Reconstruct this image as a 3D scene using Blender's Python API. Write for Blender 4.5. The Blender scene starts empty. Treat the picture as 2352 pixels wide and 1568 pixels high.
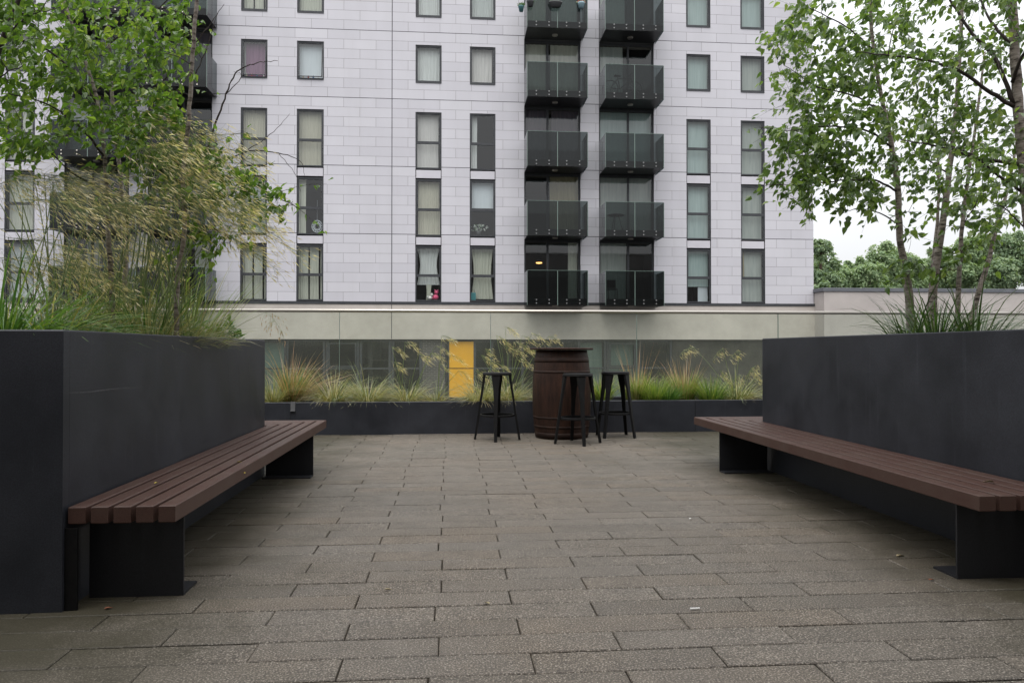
import bpy, math, random
import numpy as np
from mathutils import Vector, Matrix
R = math.radians
random.seed(7)
S = bpy.context.scene
C = S.collection

# ------------------------------------------------------------------ camera
FPX, HCAM = 1700.0, 1.05            # focal length in 2352-px units, eye height
YAW, PITCH = math.atan(141 / 1700), math.atan(19 / 1700)
cam_d = bpy.data.cameras.new('camera'); cam = bpy.data.objects.new('camera', cam_d); C.objects.link(cam)
cam_d.sensor_width = 36; cam_d.lens = FPX / 2352 * 36
cam_d.clip_start = 0.05; cam_d.clip_end = 3000
cam.location = (0, 0, HCAM)
cam.rotation_euler = (R(90) + PITCH, 0, -YAW)
S.camera = cam

# ------------------------------------------------------------------ sky, sun, exposure
w = bpy.data.worlds.new('World'); S.world = w; w.use_nodes = True
nt = w.node_tree; bg = nt.nodes['Background']
sky = nt.nodes.new('ShaderNodeTexSky'); sky.sky_type = 'NISHITA'; sky.sun_disc = False
SUN_EL, SUN_AZ = R(66), R(200)
sky.sun_elevation = SUN_EL; sky.sun_rotation = SUN_AZ
sky.air_density = 1.0; sky.dust_density = 6.0; sky.ozone_density = 1.0
hs = nt.nodes.new('ShaderNodeHueSaturation'); hs.inputs['Saturation'].default_value = 0.12
nt.links.new(sky.outputs[0], hs.inputs['Color'])
cl = nt.nodes.new('ShaderNodeMix'); cl.data_type = 'RGBA'; cl.inputs[0].default_value = .75; cl.inputs[0].default_value = .85
# overcast layer: brightest overhead, a third of that at the horizon, with faint cloud tone
_tc = nt.nodes.new('ShaderNodeTexCoord'); _sx = nt.nodes.new('ShaderNodeSeparateXYZ'); nt.links.new(_tc.outputs['Generated'], _sx.inputs[0])
_mr = nt.nodes.new('ShaderNodeMapRange'); nt.links.new(_sx.outputs[2], _mr.inputs['Value']); _mr.inputs['To Min'].default_value = 1/3; _mr.inputs['To Max'].default_value = 1.0
_nz = nt.nodes.new('ShaderNodeTexNoise'); _nz.inputs['Scale'].default_value = 3.2; _nz.inputs['Detail'].default_value = 5; nt.links.new(_tc.outputs['Generated'], _nz.inputs['Vector'])
_m2 = nt.nodes.new('ShaderNodeMapRange'); nt.links.new(_nz.outputs['Fac'], _m2.inputs['Value']); _m2.inputs['To Min'].default_value = .86; _m2.inputs['To Max'].default_value = 1.14
_mm = nt.nodes.new('ShaderNodeMath'); _mm.operation = 'MULTIPLY'; nt.links.new(_mr.outputs[0], _mm.inputs[0]); nt.links.new(_m2.outputs[0], _mm.inputs[1])
_vm = nt.nodes.new('ShaderNodeVectorMath'); _vm.operation = 'SCALE'; _vm.inputs[0].default_value = (9.1, 9.3, 9.55); nt.links.new(_mm.outputs[0], _vm.inputs['Scale'])
nt.links.new(_vm.outputs[0], cl.inputs[7])
nt.links.new(hs.outputs[0], cl.inputs[6]); nt.links.new(cl.outputs[2], bg.inputs['Color'])
bg.inputs['Strength'].default_value = 0.15
sd = bpy.data.lights.new('sun', 'SUN'); sd.energy = 0.9; sd.angle = R(50); sd.color = (1, .97, .93)
so = bpy.data.objects.new('sun', sd); C.objects.link(so)
sdir = Vector((math.sin(SUN_AZ) * math.cos(SUN_EL), math.cos(SUN_AZ) * math.cos(SUN_EL), math.sin(SUN_EL)))
so.rotation_euler = sdir.to_track_quat('Z', 'Y').to_euler(); so.location = (0, 0, 30)
S.view_settings.view_transform = 'Standard'; S.view_settings.look = 'None'
S.view_settings.exposure = 0.80; S.view_settings.gamma = 1.0
S.cycles.max_bounces = 8; S.cycles.transparent_max_bounces = 24
S.cycles.use_denoising = True

# ------------------------------------------------------------------ pixel -> world helper
_cy, _sy, _cp, _sp = math.cos(YAW), math.sin(YAW), math.cos(PITCH), math.sin(PITCH)
def ray(px, py):
    u, v = (px - 1176) / FPX, (784 - py) / FPX
    fy, fz = _cp - v * _sp, _sp + v * _cp
    return Vector((u * _cy + fy * _sy, fy * _cy - u * _sy, fz))
def W(px, py, Y):                    # point on the plane y = Y
    d = ray(px, py); t = Y / d.y
    return Vector((d.x * t, Y, HCAM + d.z * t))
def G(px, py, z=0.0):                # point on the plane z
    d = ray(px, py); t = (z - HCAM) / d.z
    return Vector((d.x * t, d.y * t, z))

# ------------------------------------------------------------------ mesh builder
def spline(pts, n=5):
    P = [Vector(p) for p in pts]; P = [P[0]*2-P[1]] + P + [P[-1]*2-P[-2]]; out = []
    for i in range(1, len(P)-2):
        for k in range(n):
            t = k/n; a, b_, c, d = P[i-1], P[i], P[i+1], P[i+2]
            out.append(.5*((2*b_) + (c-a)*t + (2*a-5*b_+4*c-d)*t*t + (3*b_-a-3*c+d)*t**3))
    out.append(P[-2]); return out
spline_ = spline
class MB:
    def __init__(s): s.v = []; s.f = []; s.m = []
    def face(s, pts, m=0):
        i = len(s.v); s.v.extend(tuple(p) for p in pts); s.f.append(tuple(range(i, i + len(pts)))); s.m.append(m)
    def raw(s, vs, fs, m=0):
        i = len(s.v); s.v.extend(tuple(p) for p in vs)
        for f in fs: s.f.append(tuple(i + k for k in f)); s.m.append(m)
    def box(s, x0, x1, y0, y1, z0, z1, m=0, b=0.0):
        if b > 0:
            s.bevbox(x0, x1, y0, y1, z0, z1, b, m); return
        vs = [(x0,y0,z0),(x1,y0,z0),(x1,y1,z0),(x0,y1,z0),(x0,y0,z1),(x1,y0,z1),(x1,y1,z1),(x0,y1,z1)]
        s.raw(vs, [(0,3,2,1),(4,5,6,7),(0,1,5,4),(1,2,6,5),(2,3,7,6),(3,0,4,7)], m)
    def bevbox(s, x0, x1, y0, y1, z0, z1, b, m=0):
        foot = [(x0,y0),(x1,y0),(x1,y1),(x0,y1)]
        s.prism(foot, z0, z1, b, m)
    def prism(s, foot, z0, z1, b=0.0, m=0):
        n = len(foot)
        if b <= 0:
            vs = [(x,y,z0) for x,y in foot] + [(x,y,z1) for x,y in foot]
            fs = [tuple(reversed(range(n))), tuple(range(n, 2*n))] + [(i,(i+1)%n,n+(i+1)%n,n+i) for i in range(n)]
            s.raw(vs, fs, m); return
        def inset(k):
            out = []
            for i in range(n):
                p = Vector(foot[i]); a = (Vector(foot[i-1]) - p).normalized(); c = (Vector(foot[(i+1)%n]) - p).normalized()
                sn = abs(a.x*c.y - a.y*c.x) or 1
                out.append(tuple(p + (a + c) * (k / sn)))
            return out
        ins = inset(b)
        # vertical corner chamfer skipped; top and bottom edges chamfered
        L = [[(x,y,z0) for x,y in ins], [(x,y,z0+b) for x,y in foot], [(x,y,z1-b) for x,y in foot], [(x,y,z1) for x,y in ins]]
        vs = sum(L, []); fs = [tuple(reversed(range(n)))]
        for k in range(3):
            for i in range(n):
                j = (i+1) % n; fs.append((k*n+i, k*n+j, (k+1)*n+j, (k+1)*n+i))
        fs.append(tuple(range(3*n, 4*n)))
        s.raw(vs, fs, m)
    def tube(s, pts, rad, n=6, m=0, cap=True):
        pts = [Vector(p) for p in pts]; k = len(pts)
        if not hasattr(rad, '__len__'): rad = [rad] * k
        up = Vector((0.31, 0.17, 0.93)); base = len(s.v)
        for i, p in enumerate(pts):
            t = (pts[min(i+1,k-1)] - pts[max(i-1,0)])
            if t.length < 1e-9: t = Vector((0,0,1))
            t.normalize(); a = t.cross(up)
            if a.length < 1e-3: a = t.cross(Vector((1,0,0)))
            a.normalize(); b = t.cross(a); r = rad[i]
            for j in range(n):
                th = 2*math.pi*j/n; q = p + a*(math.cos(th)*r) + b*(math.sin(th)*r)
                s.v.append((q.x,q.y,q.z))
        for i in range(k-1):
            for j in range(n):
                j2 = (j+1) % n
                s.f.append((base+i*n+j, base+i*n+j2, base+(i+1)*n+j2, base+(i+1)*n+j)); s.m.append(m)
        if cap:
            s.f.append(tuple(base+j for j in reversed(range(n)))); s.m.append(m)
            s.f.append(tuple(base+(k-1)*n+j for j in range(n))); s.m.append(m)
    def lathe(s, prof, n=32, c=(0,0,0), m=0, jit=None):
        base = len(s.v); k = len(prof)
        for r, z in prof:
            for j in range(n):
                th = 2*math.pi*j/n; rr = r + (jit(j, r, z) if jit else 0)
                s.v.append((c[0]+rr*math.cos(th), c[1]+rr*math.sin(th), c[2]+z))
        for i in range(k-1):
            for j in range(n):
                j2 = (j+1) % n
                s.f.append((base+i*n+j, base+i*n+j2, base+(i+1)*n+j2, base+(i+1)*n+j)); s.m.append(m)
        s.f.append(tuple(base+j for j in reversed(range(n)))); s.m.append(m)
        s.f.append(tuple(base+(k-1)*n+j for j in range(n))); s.m.append(m)
    def torus(s, c, R0, r, n=28, k=8, m=0, axis='z', sx=1.0):
        base = len(s.v)
        for i in range(n):
            a = 2*math.pi*i/n
            for j in range(k):
                b = 2*math.pi*j/k; q = R0 + r*math.cos(b)
                p = (q*math.cos(a)*sx, q*math.sin(a), r*math.sin(b))
                if axis == 'y': p = (p[0], p[2], p[1])
                if axis == 'x': p = (p[2], p[0], p[1])
                s.v.append((c[0]+p[0], c[1]+p[1], c[2]+p[2]))
        for i in range(n):
            for j in range(k):
                s.f.append((base+i*k+j, base+((i+1)%n)*k+j, base+((i+1)%n)*k+(j+1)%k, base+i*k+(j+1)%k)); s.m.append(m)
    def ribbon(s, pts, wid, side, m=0):
        base = len(s.v); k = len(pts)
        for i, p in enumerate(pts):
            o = side * (wid[i] * .5)
            s.v.append(tuple(p - o)); s.v.append(tuple(p + o))
        for i in range(k-1):
            s.f.append((base+2*i, base+2*i+1, base+2*i+3, base+2*i+2)); s.m.append(m)
    def leaf(s, p, d, nrm, L, wd, fold=.25, m=0):
        d = d.normalized(); sd_ = d.cross(nrm)
        if sd_.length < 1e-4: sd_ = d.cross(Vector((.3,.5,.8)))
        sd_.normalize(); n = sd_.cross(d); h = wd*.5; up = n*(fold*h)
        b = p; t = p + d*L - n*(L*.12)
        l1 = p + d*(L*.22) + sd_*h*.95 + up; l2 = p + d*(L*.55) + sd_*h*.72 + up*.7
        r1 = p + d*(L*.22) - sd_*h*.95 + up; r2 = p + d*(L*.55) - sd_*h*.72 + up*.7
        i = len(s.v); s.v.extend([tuple(b),tuple(l1),tuple(l2),tuple(t),tuple(r2),tuple(r1)])
        s.f.append((i,i+3,i+2,i+1)); s.m.append(m); s.f.append((i,i+5,i+4,i+3)); s.m.append(m)
    def build(s, name, mats, parent=None, smooth=False):
        me = bpy.data.meshes.new(name); me.from_pydata(s.v, [], s.f)
        if not isinstance(mats, (list, tuple)): mats = [mats]
        for mt in mats: me.materials.append(mt)
        if len(mats) > 1: me.polygons.foreach_set('material_index', s.m)
        if smooth: me.polygons.foreach_set('use_smooth', [True]*len(me.polygons))
        me.update()
        o = bpy.data.objects.new(name, me); C.objects.link(o)
        if parent: o.parent = parent
        return o
def recalc(o):
    import bmesh
    b = bmesh.new(); b.from_mesh(o.data); bmesh.ops.recalc_face_normals(b, faces=b.faces); b.to_mesh(o.data); b.free(); return o
def tag(o, label=None, cat=None, group=None, kind=None):
    if label: o['label'] = label
    if cat: o['category'] = cat
    if group: o['group'] = group
    if kind: o['kind'] = kind
    elif cat: o['kind'] = 'thing'
    return o
def thing(name, label, cat, loc=(0,0,0), rz=0, group=None):
    o = bpy.data.objects.new(name, None); C.objects.link(o); o.location = loc; o.rotation_euler = (0,0,rz)
    o.empty_display_size = .1
    return tag(o, label, cat, group)
def copy_tree(o, parent=None):
    c = o.copy(); C.objects.link(c); c.parent = parent
    for ch in [x for x in S.objects if x.parent == o]: copy_tree(ch, c)
    return c

# ------------------------------------------------------------------ materials
def mat(name, col, rough=.6, spec=.5, metal=0.0, **kw):
    m = bpy.data.materials.new(name); m.use_nodes = True
    p = m.node_tree.nodes['Principled BSDF']
    p.inputs['Base Color'].default_value = (*col, 1); p.inputs['Roughness'].default_value = rough
    p.inputs['Metallic'].default_value = metal; p.inputs['Specular IOR Level'].default_value = spec
    return m
def N(m, t, **kw):
    n = m.node_tree.nodes.new(t)
    for k, v in kw.items():
        if hasattr(n, k): setattr(n, k, v)
        else: n.inputs[k].default_value = v
    return n
def lk(m, a, b): m.node_tree.links.new(a, b)
def pbsdf(m): return m.node_tree.nodes['Principled BSDF']
def ramp(m, fac, stops):
    r = N(m, 'ShaderNodeValToRGB'); e = r.color_ramp.elements
    while len(e) < len(stops): e.new(.5)
    for i, (p, c) in enumerate(stops): e[i].position = p; e[i].color = (*c, 1) if len(c) == 3 else c
    lk(m, fac, r.inputs['Fac']); return r
def objco(m, scale=(1,1,1)):
    tc = N(m, 'ShaderNodeTexCoord'); mp = N(m, 'ShaderNodeMapping'); mp.inputs['Scale'].default_value = scale
    lk(m, tc.outputs['Object'], mp.inputs['Vector']); return mp.outputs[0]
def noise(m, co, scale, detail=4, rough=.5):
    n = N(m, 'ShaderNodeTexNoise'); n.inputs['Scale'].default_value = scale; n.inputs['Detail'].default_value = detail
    n.inputs['Roughness'].default_value = rough; lk(m, co, n.inputs['Vector']); return n
def mixc(m, fac, a, b, mode='MIX'):
    x = N(m, 'ShaderNodeMix'); x.data_type = 'RGBA'; x.blend_type = mode
    for sock, v in ((x.inputs[0], fac), (x.inputs[6], a), (x.inputs[7], b)):
        if hasattr(v, 'links') or hasattr(v, 'is_linked'): lk(m, v, sock)
        else: sock.default_value = v if not isinstance(v, tuple) else ((*v, 1) if len(v) == 3 else v)
    return x.outputs[2]
def math_(m, op, a, b=None, c=None):
    x = N(m, 'ShaderNodeMath'); x.operation = op
    for i, v in enumerate((a, b, c)):
        if v is None: continue
        if hasattr(v, 'is_linked'): lk(m, v, x.inputs[i])
        else: x.inputs[i].default_value = v
    return x.outputs[0]
def bump(m, h, strength=.3, dist=.01):
    b = N(m, 'ShaderNodeBump'); b.inputs['Strength'].default_value = strength; b.inputs['Distance'].default_value = dist
    lk(m, h, b.inputs['Height']); lk(m, b.outputs[0], pbsdf(m).inputs['Normal']); return b

def varied(name, a, b, scale, rough=.6, spec=.4, bumps=0, co=(1,1,1), detail=5):
    m = mat(name, a, rough, spec); c = objco(m, co); n = noise(m, c, scale, detail, .6)
    r = ramp(m, n.outputs['Fac'], [(.3, a), (.7, b)]); lk(m, r.outputs[0], pbsdf(m).inputs['Base Color'])
    if bumps: bump(m, n.outputs['Fac'], bumps, .01)
    return m

# dark powder-coated steel with faint dust and runs
def steel_mat(name, a, b, rough=.5):
    m = mat(name, a, rough, .35); c = objco(m)
    n1 = noise(m, c, 2.2, 6, .65); n2 = noise(m, objco(m, (14, 14, .7)), 2.0, 3, .5); n3 = noise(m, c, 190, 2, .5)
    r = ramp(m, n1.outputs['Fac'], [(.3, a), (.75, b)])
    st = ramp(m, n2.outputs['Fac'], [(.62, (0,0,0)), (.8, (.35,.35,.35))])
    c1 = mixc(m, st.outputs[0], r.outputs[0], tuple(min(1, x*1.6 + .006) for x in b))
    sp = ramp(m, n3.outputs['Fac'], [(.35, (.75,.75,.75)), (.7, (1.25,1.25,1.25))])
    lk(m, mixc(m, 1.0, c1, sp.outputs[0], 'MULTIPLY'), pbsdf(m).inputs['Base Color'])
    rr = ramp(m, n1.outputs['Fac'], [(.2, (rough-.08,)*3), (.8, (rough+.12,)*3)]); lk(m, rr.outputs[0], pbsdf(m).inputs['Roughness'])
    return m
M = {}
M['steel'] = steel_mat('dark_steel', (.015,.0165,.0215), (.036,.038,.047), .44)
M['legsteel'] = steel_mat('leg_steel', (.012,.0125,.015), (.02,.02,.023), .5)
M['black'] = varied('black_paint', (.004,.004,.0045), (.008,.0075,.0075), 30, .55, .2)
M['soil'] = varied('soil', (.018,.012,.008), (.045,.032,.022), 40, .95, .1, .8)
M['alu'] = mat('brushed_steel', (.52,.48,.43), .32, .5, .9)

# bench boards
def bench_mat():
    m = mat('brown_composite_board', (.1,.06,.05), .5, .32)
    g = N(m, 'ShaderNodeNewGeometry'); c = objco(m)
    fine = noise(m, c, 420, 2, .6); blotch = noise(m, c, 5, 5, .65)
    base = ramp(m, g.outputs['Random Per Island'], [(0, (.040,.019,.0145)), (.5, (.058,.028,.021)), (1, (.080,.042,.033))])
    c1 = mixc(m, ramp(m, blotch.outputs['Fac'], [(.4, (0,0,0)), (.75, (.5,.5,.5))]).outputs[0], base.outputs[0], (.085,.06,.047))
    c2 = mixc(m, 1.0, c1, ramp(m, fine.outputs['Fac'], [(.3, (.65,.65,.65)), (.7, (1.4,1.4,1.4))]).outputs[0], 'MULTIPLY')
    specks = noise(m, c, 75, 3, .6)
    c3 = mixc(m, ramp(m, specks.outputs['Fac'], [(.70, (0,0,0)), (.75, (.7,.7,.7))]).outputs[0], c2, (.22,.17,.12))
    lk(m, c3, pbsdf(m).inputs['Base Color']); bump(m, fine.outputs['Fac'], .25, .002)
    return m
M['bench'] = bench_mat()

def paver_mat():
    m = mat('concrete_paver', (.15,.13,.11), .5, .4)
    g = N(m, 'ShaderNodeNewGeometry'); c = objco(m)
    base = ramp(m, g.outputs['Random Per Island'], [(0, (.088,.075,.060)), (.35, (.097,.083,.067)), (.8, (.108,.093,.076)), (1, (.103,.083,.062))])
    big = noise(m, c, .55, 6, .62); mid = noise(m, c, 7, 5, .65); fine = noise(m, c, 150, 3, .7); fin2 = noise(m, c, 150, 1, .5)
    c1 = mixc(m, ramp(m, big.outputs['Fac'], [(.42, (0,0,0)), (.72, (.55,.55,.55))]).outputs[0], base.outputs[0], (.115,.088,.062))
    c2 = mixc(m, 1.0, c1, ramp(m, mid.outputs['Fac'], [(.25, (.78,.78,.78)), (.75, (1.16,1.16,1.16))]).outputs[0], 'MULTIPLY')
    c3 = mixc(m, 1.0, c2, ramp(m, fine.outputs['Fac'], [(.34, (.35,.35,.35)), (.5, (1,1,1)), (.66, (2.3,2.3,2.3))]).outputs[0], 'MULTIPLY')
    c4 = mixc(m, ramp(m, fin2.outputs['Fac'], [(.60, (0,0,0)), (.68, (.6,.6,.6))]).outputs[0], c3, (.36,.325,.28))
    # mossy film plus painted shade, darkening towards the planter walls and under the benches
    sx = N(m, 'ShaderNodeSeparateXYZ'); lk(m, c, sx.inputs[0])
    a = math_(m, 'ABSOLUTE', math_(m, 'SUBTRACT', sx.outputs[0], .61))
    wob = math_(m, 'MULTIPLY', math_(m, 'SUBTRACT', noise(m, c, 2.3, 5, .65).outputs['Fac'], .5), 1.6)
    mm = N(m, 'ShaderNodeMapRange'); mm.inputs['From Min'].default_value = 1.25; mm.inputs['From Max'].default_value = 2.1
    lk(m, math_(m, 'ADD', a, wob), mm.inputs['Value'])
    moss_shade = math_(m, 'MULTIPLY', mm.outputs[0], .84)
    c5 = mixc(m, moss_shade, c4, (.030,.026,.012))
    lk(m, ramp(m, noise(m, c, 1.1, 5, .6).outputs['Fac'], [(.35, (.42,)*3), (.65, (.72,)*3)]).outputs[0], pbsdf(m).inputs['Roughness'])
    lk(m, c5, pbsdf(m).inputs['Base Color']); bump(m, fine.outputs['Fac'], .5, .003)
    return m
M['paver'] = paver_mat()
M['grout'] = varied('joint_sand', (.016,.013,.01), (.035,.03,.02), 30, .95, .1)

Y_F = 31.2
zrow = lambda y: W(984, y, Y_F).z
Z0 = zrow(694); STOREY = (zrow(75) - Z0) / 4
XJ = W(900, 500, Y_F).x; XR = W(1868, 500, Y_F).x
def cladding():
    m = mat('lavender_white_panel', (.7,.68,.73), .45, .35)
    tc = N(m, 'ShaderNodeTexCoord'); sx = N(m, 'ShaderNodeSeparateXYZ'); lk(m, tc.outputs['Object'], sx.inputs[0])
    cb = N(m, 'ShaderNodeCombineXYZ')
    lk(m, math_(m, 'SUBTRACT', sx.outputs[0], XJ), cb.inputs[0]); lk(m, math_(m, 'SUBTRACT', sx.outputs[2], Z0), cb.inputs[1])
    b = N(m, 'ShaderNodeTexBrick'); lk(m, cb.outputs[0], b.inputs['Vector'])
    b.offset = .5; b.inputs['Scale'].default_value = 1; b.inputs['Brick Width'].default_value = 1.33
    b.inputs['Row Height'].default_value = STOREY / 7; b.inputs['Mortar Size'].default_value = .006
    b.inputs['Mortar Smooth'].default_value = .1; b.inputs['Bias'].default_value = 0
    b.inputs['Color1'].default_value = (.548,.533,.572,1); b.inputs['Color2'].default_value = (.598,.583,.62,1)
    b.inputs['Mortar'].default_value = (.22,.20,.21,1)
    # open joint at every floor and at the movement joint
    fz = math_(m, 'FRACT', math_(m, 'ADD', math_(m, 'DIVIDE', math_(m, 'SUBTRACT', sx.outputs[2], Z0), STOREY), .005))
    l1 = math_(m, 'LESS_THAN', fz, .0095)
    l2 = math_(m, 'LESS_THAN', math_(m, 'ABSOLUTE', math_(m, 'SUBTRACT', sx.outputs[0], XJ)), .017)
    c1 = mixc(m, math_(m, 'MAXIMUM', l1, l2), b.outputs['Color'], (.05,.048,.055))
    n = noise(m, objco(m, (1,1,.22)), .9, 6, .6)
    c2 = mixc(m, 1.0, c1, ramp(m, n.outputs['Fac'], [(.3, (.955,.955,.95)), (.7, (1.03,1.03,1.03))]).outputs[0], 'MULTIPLY')
    st = noise(m, objco(m, (5,5,.25)), 1.2, 4, .6)
    c3 = mixc(m, ramp(m, st.outputs['Fac'], [(.6, (0,0,0)), (.8, (.2,.2,.2))]).outputs[0], c2, (.42,.40,.40))
    lk(m, c3, pbsdf(m).inputs['Base Color'])
    bm = bump(m, b.outputs['Fac'], .4, .01); bm.invert = True
    return m
M['clad'] = cladding()
M['spandrel'] = varied('white_spandrel', (.54,.52,.56), (.60,.58,.62), 1.2, .45)
M['frame'] = varied('grey_window_frame', (.035,.037,.042), (.055,.057,.062), 6, .45)
M['concrete'] = varied('pale_concrete', (.46,.415,.375), (.57,.515,.47), 1.3, .85, .2, .1)
M['concrete2'] = varied('pale_render_wall', (.42,.38,.36), (.50,.455,.43), 1.1, .85, .2, .1)
M['coping'] = varied('grey_coping', (.10,.105,.12), (.14,.145,.16), 3, .5)
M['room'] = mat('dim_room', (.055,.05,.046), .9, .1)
M['dark'] = varied('dark_panel', (.02,.021,.022), (.035,.036,.037), 3, .45)
M['darkwall'] = varied('dark_brown_wall', (.045,.042,.036), (.075,.07,.06), 2.5, .8, .2)
M['yellow'] = varied('yellow_panel', (.74,.36,.012), (.82,.41,.018), 1.4, .5)
def brick_mat():
    m = mat('grey_brick', (.1,.09,.08), .85, .2)
    tc = N(m, 'ShaderNodeTexCoord'); sx = N(m, 'ShaderNodeSeparateXYZ'); lk(m, tc.outputs['Object'], sx.inputs[0])
    cb = N(m, 'ShaderNodeCombineXYZ'); lk(m, sx.outputs[0], cb.inputs[0]); lk(m, sx.outputs[2], cb.inputs[1])
    b = N(m, 'ShaderNodeTexBrick'); lk(m, cb.outputs[0], b.inputs['Vector']); b.inputs['Scale'].default_value = 1
    b.inputs['Brick Width'].default_value = .225; b.inputs['Row Height'].default_value = .075; b.inputs['Mortar Size'].default_value = .008
    b.inputs['Color1'].default_value = (.05,.045,.042,1); b.inputs['Color2'].default_value = (.085,.075,.068,1); b.inputs['Mortar'].default_value = (.2,.19,.18,1)
    lk(m, b.outputs['Color'], pbsdf(m).inputs['Base Color']); return m
M['brick'] = brick_mat()

def glass(name, tint, refl=1.0, rough=.02, veil=0.0, veilcol=(.6,.63,.6)):
    m = bpy.data.materials.new(name); m.use_nodes = True; t = m.node_tree; t.nodes.clear()
    out = t.nodes.new('ShaderNodeOutputMaterial'); tr = t.nodes.new('ShaderNodeBsdfTransparent'); gl = t.nodes.new('ShaderNodeBsdfGlossy')
    tr.inputs[0].default_value = (*tint, 1); gl.inputs['Roughness'].default_value = rough
    fr = t.nodes.new('ShaderNodeFresnel'); fr.inputs[0].default_value = 1.5
    mu = t.nodes.new('ShaderNodeMath'); mu.operation = 'MULTIPLY_ADD'; mu.inputs[1].default_value = 1.6 * refl; mu.inputs[2].default_value = 0.0; mu.use_clamp = True
    # the same reflectance whichever way the pane's normal points
    gm = t.nodes.new('ShaderNodeLayerWeight'); gm.inputs[0].default_value = .5
    pw = t.nodes.new('ShaderNodeMath'); pw.operation = 'POWER'; pw.inputs[1].default_value = 4.0
    t.links.new(gm.outputs['Facing'], pw.inputs[0])
    mu.inputs[1].default_value = .9; mu.inputs[2].default_value = .075 * refl; t.links.new(pw.outputs[0], mu.inputs[0])
    mx = t.nodes.new('ShaderNodeMixShader'); t.links.new(mu.outputs[0], mx.inputs[0]); t.links.new(tr.outputs[0], mx.inputs[1]); t.links.new(gl.outputs[0], mx.inputs[2])
    last = mx.outputs[0]; t.nodes.remove(fr)
    if veil:
        df = t.nodes.new('ShaderNodeBsdfDiffuse'); df.inputs[0].default_value = (*veilcol, 1)
        m2 = t.nodes.new('ShaderNodeMixShader')
        tc = t.nodes.new('ShaderNodeTexCoord'); nz = t.nodes.new('ShaderNodeTexNoise'); nz.inputs['Scale'].default_value = 1.7; nz.inputs['Detail'].default_value = 6
        t.links.new(tc.outputs['Object'], nz.inputs['Vector'])
        mr = t.nodes.new('ShaderNodeMapRange'); mr.inputs['From Min'].default_value = .3; mr.inputs['From Max'].default_value = .7
        mr.inputs['To Min'].default_value = veil*.7; mr.inputs['To Max'].default_value = veil*1.3
        t.links.new(nz.outputs['Fac'], mr.inputs['Value']); t.links.new(mr.outputs[0], m2.inputs[0])
        t.links.new(last, m2.inputs[1]); t.links.new(df.outputs[0], m2.inputs[2]); last = m2.outputs[0]
    t.links.new(last, out.inputs[0]); return m
M['pane'] = glass('window_glass', (.84,.88,.87), 1.0)
M['bglass'] = glass('smoked_balcony_glass', (.14,.175,.172), .46, .03, .02, (.1,.12,.12))
M['rglass'] = glass('balustrade_glass', (.83,.885,.82), .7, .05, .08, (.66,.70,.60))

def cloth(name, a, b):
    m = mat(name, a, .9, .1); c = objco(m, (9,1,.6)); n = noise(m, c, 1.5, 4, .6)
    lk(m, ramp(m, n.outputs['Fac'], [(.3, a), (.7, b)]).outputs[0], pbsdf(m).inputs['Base Color']); return m
M['sheer'] = cloth('white_sheer', (.62,.61,.60), (.74,.73,.72))
M['cream'] = cloth('cream_curtain', (.50,.49,.42), (.62,.60,.52))
M['palepink'] = cloth('pinkish_sheer', (.60,.55,.54), (.70,.65,.63)); M['palegrey'] = cloth('grey_sheer', (.50,.51,.50), (.60,.61,.60)); M['beige'] = cloth('beige_curtain', (.48,.44,.36), (.58,.53,.44))
M['purple'] = cloth('purple_curtain', (.20,.10,.17), (.28,.15,.23))
M['blind'] = cloth('pale_green_blind', (.36,.43,.42), (.45,.52,.51))
M['greyblind'] = cloth('grey_blind', (.34,.36,.34), (.44,.45,.42))
M['frost'] = cloth('frosted_blind', (.66,.68,.72), (.72,.74,.78))
M['ochre'] = cloth('ochre_curtain', (.28,.24,.15), (.36,.31,.20))
M['mauve'] = cloth('dim_mauve_curtain', (.10,.085,.11), (.16,.13,.15))

def foliage(name, stops, transl=.35, rough=.42, spec=.5):
    m = bpy.data.materials.new(name); m.use_nodes = True; p = pbsdf(m); t = m.node_tree
    g = N(m, 'ShaderNodeNewGeometry'); r = ramp(m, g.outputs['Random Per Island'], stops)
    lk(m, r.outputs[0], p.inputs['Base Color']); p.inputs['Roughness'].default_value = rough; p.inputs['Specular IOR Level'].default_value = spec
    tl = N(m, 'ShaderNodeBsdfTranslucent'); mx = N(m, 'ShaderNodeMixShader'); mx.inputs[0].default_value = transl
    br = mixc(m, 1.0, r.outputs[0], (1.5,1.55,.7), 'MULTIPLY'); lk(m, br, tl.inputs[0])
    lk(m, p.outputs[0], mx.inputs[1]); lk(m, tl.outputs[0], mx.inputs[2])
    lk(m, mx.outputs[0], t.nodes['Material Output'].inputs[0]); return m
M['birchleaf'] = foliage('birch_leaf', [(0,(.055,.11,.024)), (.45,(.105,.195,.036)), (.8,(.17,.275,.05)), (1,(.27,.35,.08))], .5, .24, .9)
M['birchleaf2'] = foliage('birch_leaf_dark', [(0,(.07,.12,.042)), (.5,(.12,.195,.064)), (.85,(.175,.26,.075)), (1,(.24,.31,.095))], .48, .27, .8)
M['fartree'] = foliage('far_leaves', [(0,(.19,.27,.16)), (.5,(.26,.35,.20)), (1,(.35,.43,.25))], .3, .6, .3)
M['fartree2'] = foliage('far_leaves_dark', [(0,(.16,.23,.145)), (.5,(.22,.30,.18)), (1,(.29,.36,.22))], .3, .6, .3)
M['sedge'] = foliage('green_sedge', [(0,(.045,.11,.03)), (.6,(.09,.18,.045)), (1,(.15,.24,.08))], .3)
M['darksedge'] = foliage('dark_sedge', [(0,(.035,.07,.028)), (.6,(.07,.12,.05)), (1,(.12,.17,.08))], .25)
M['limegrass'] = foliage('lime_grass', [(0,(.11,.18,.035)), (.6,(.20,.28,.065)), (1,(.32,.33,.12))], .35)
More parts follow.
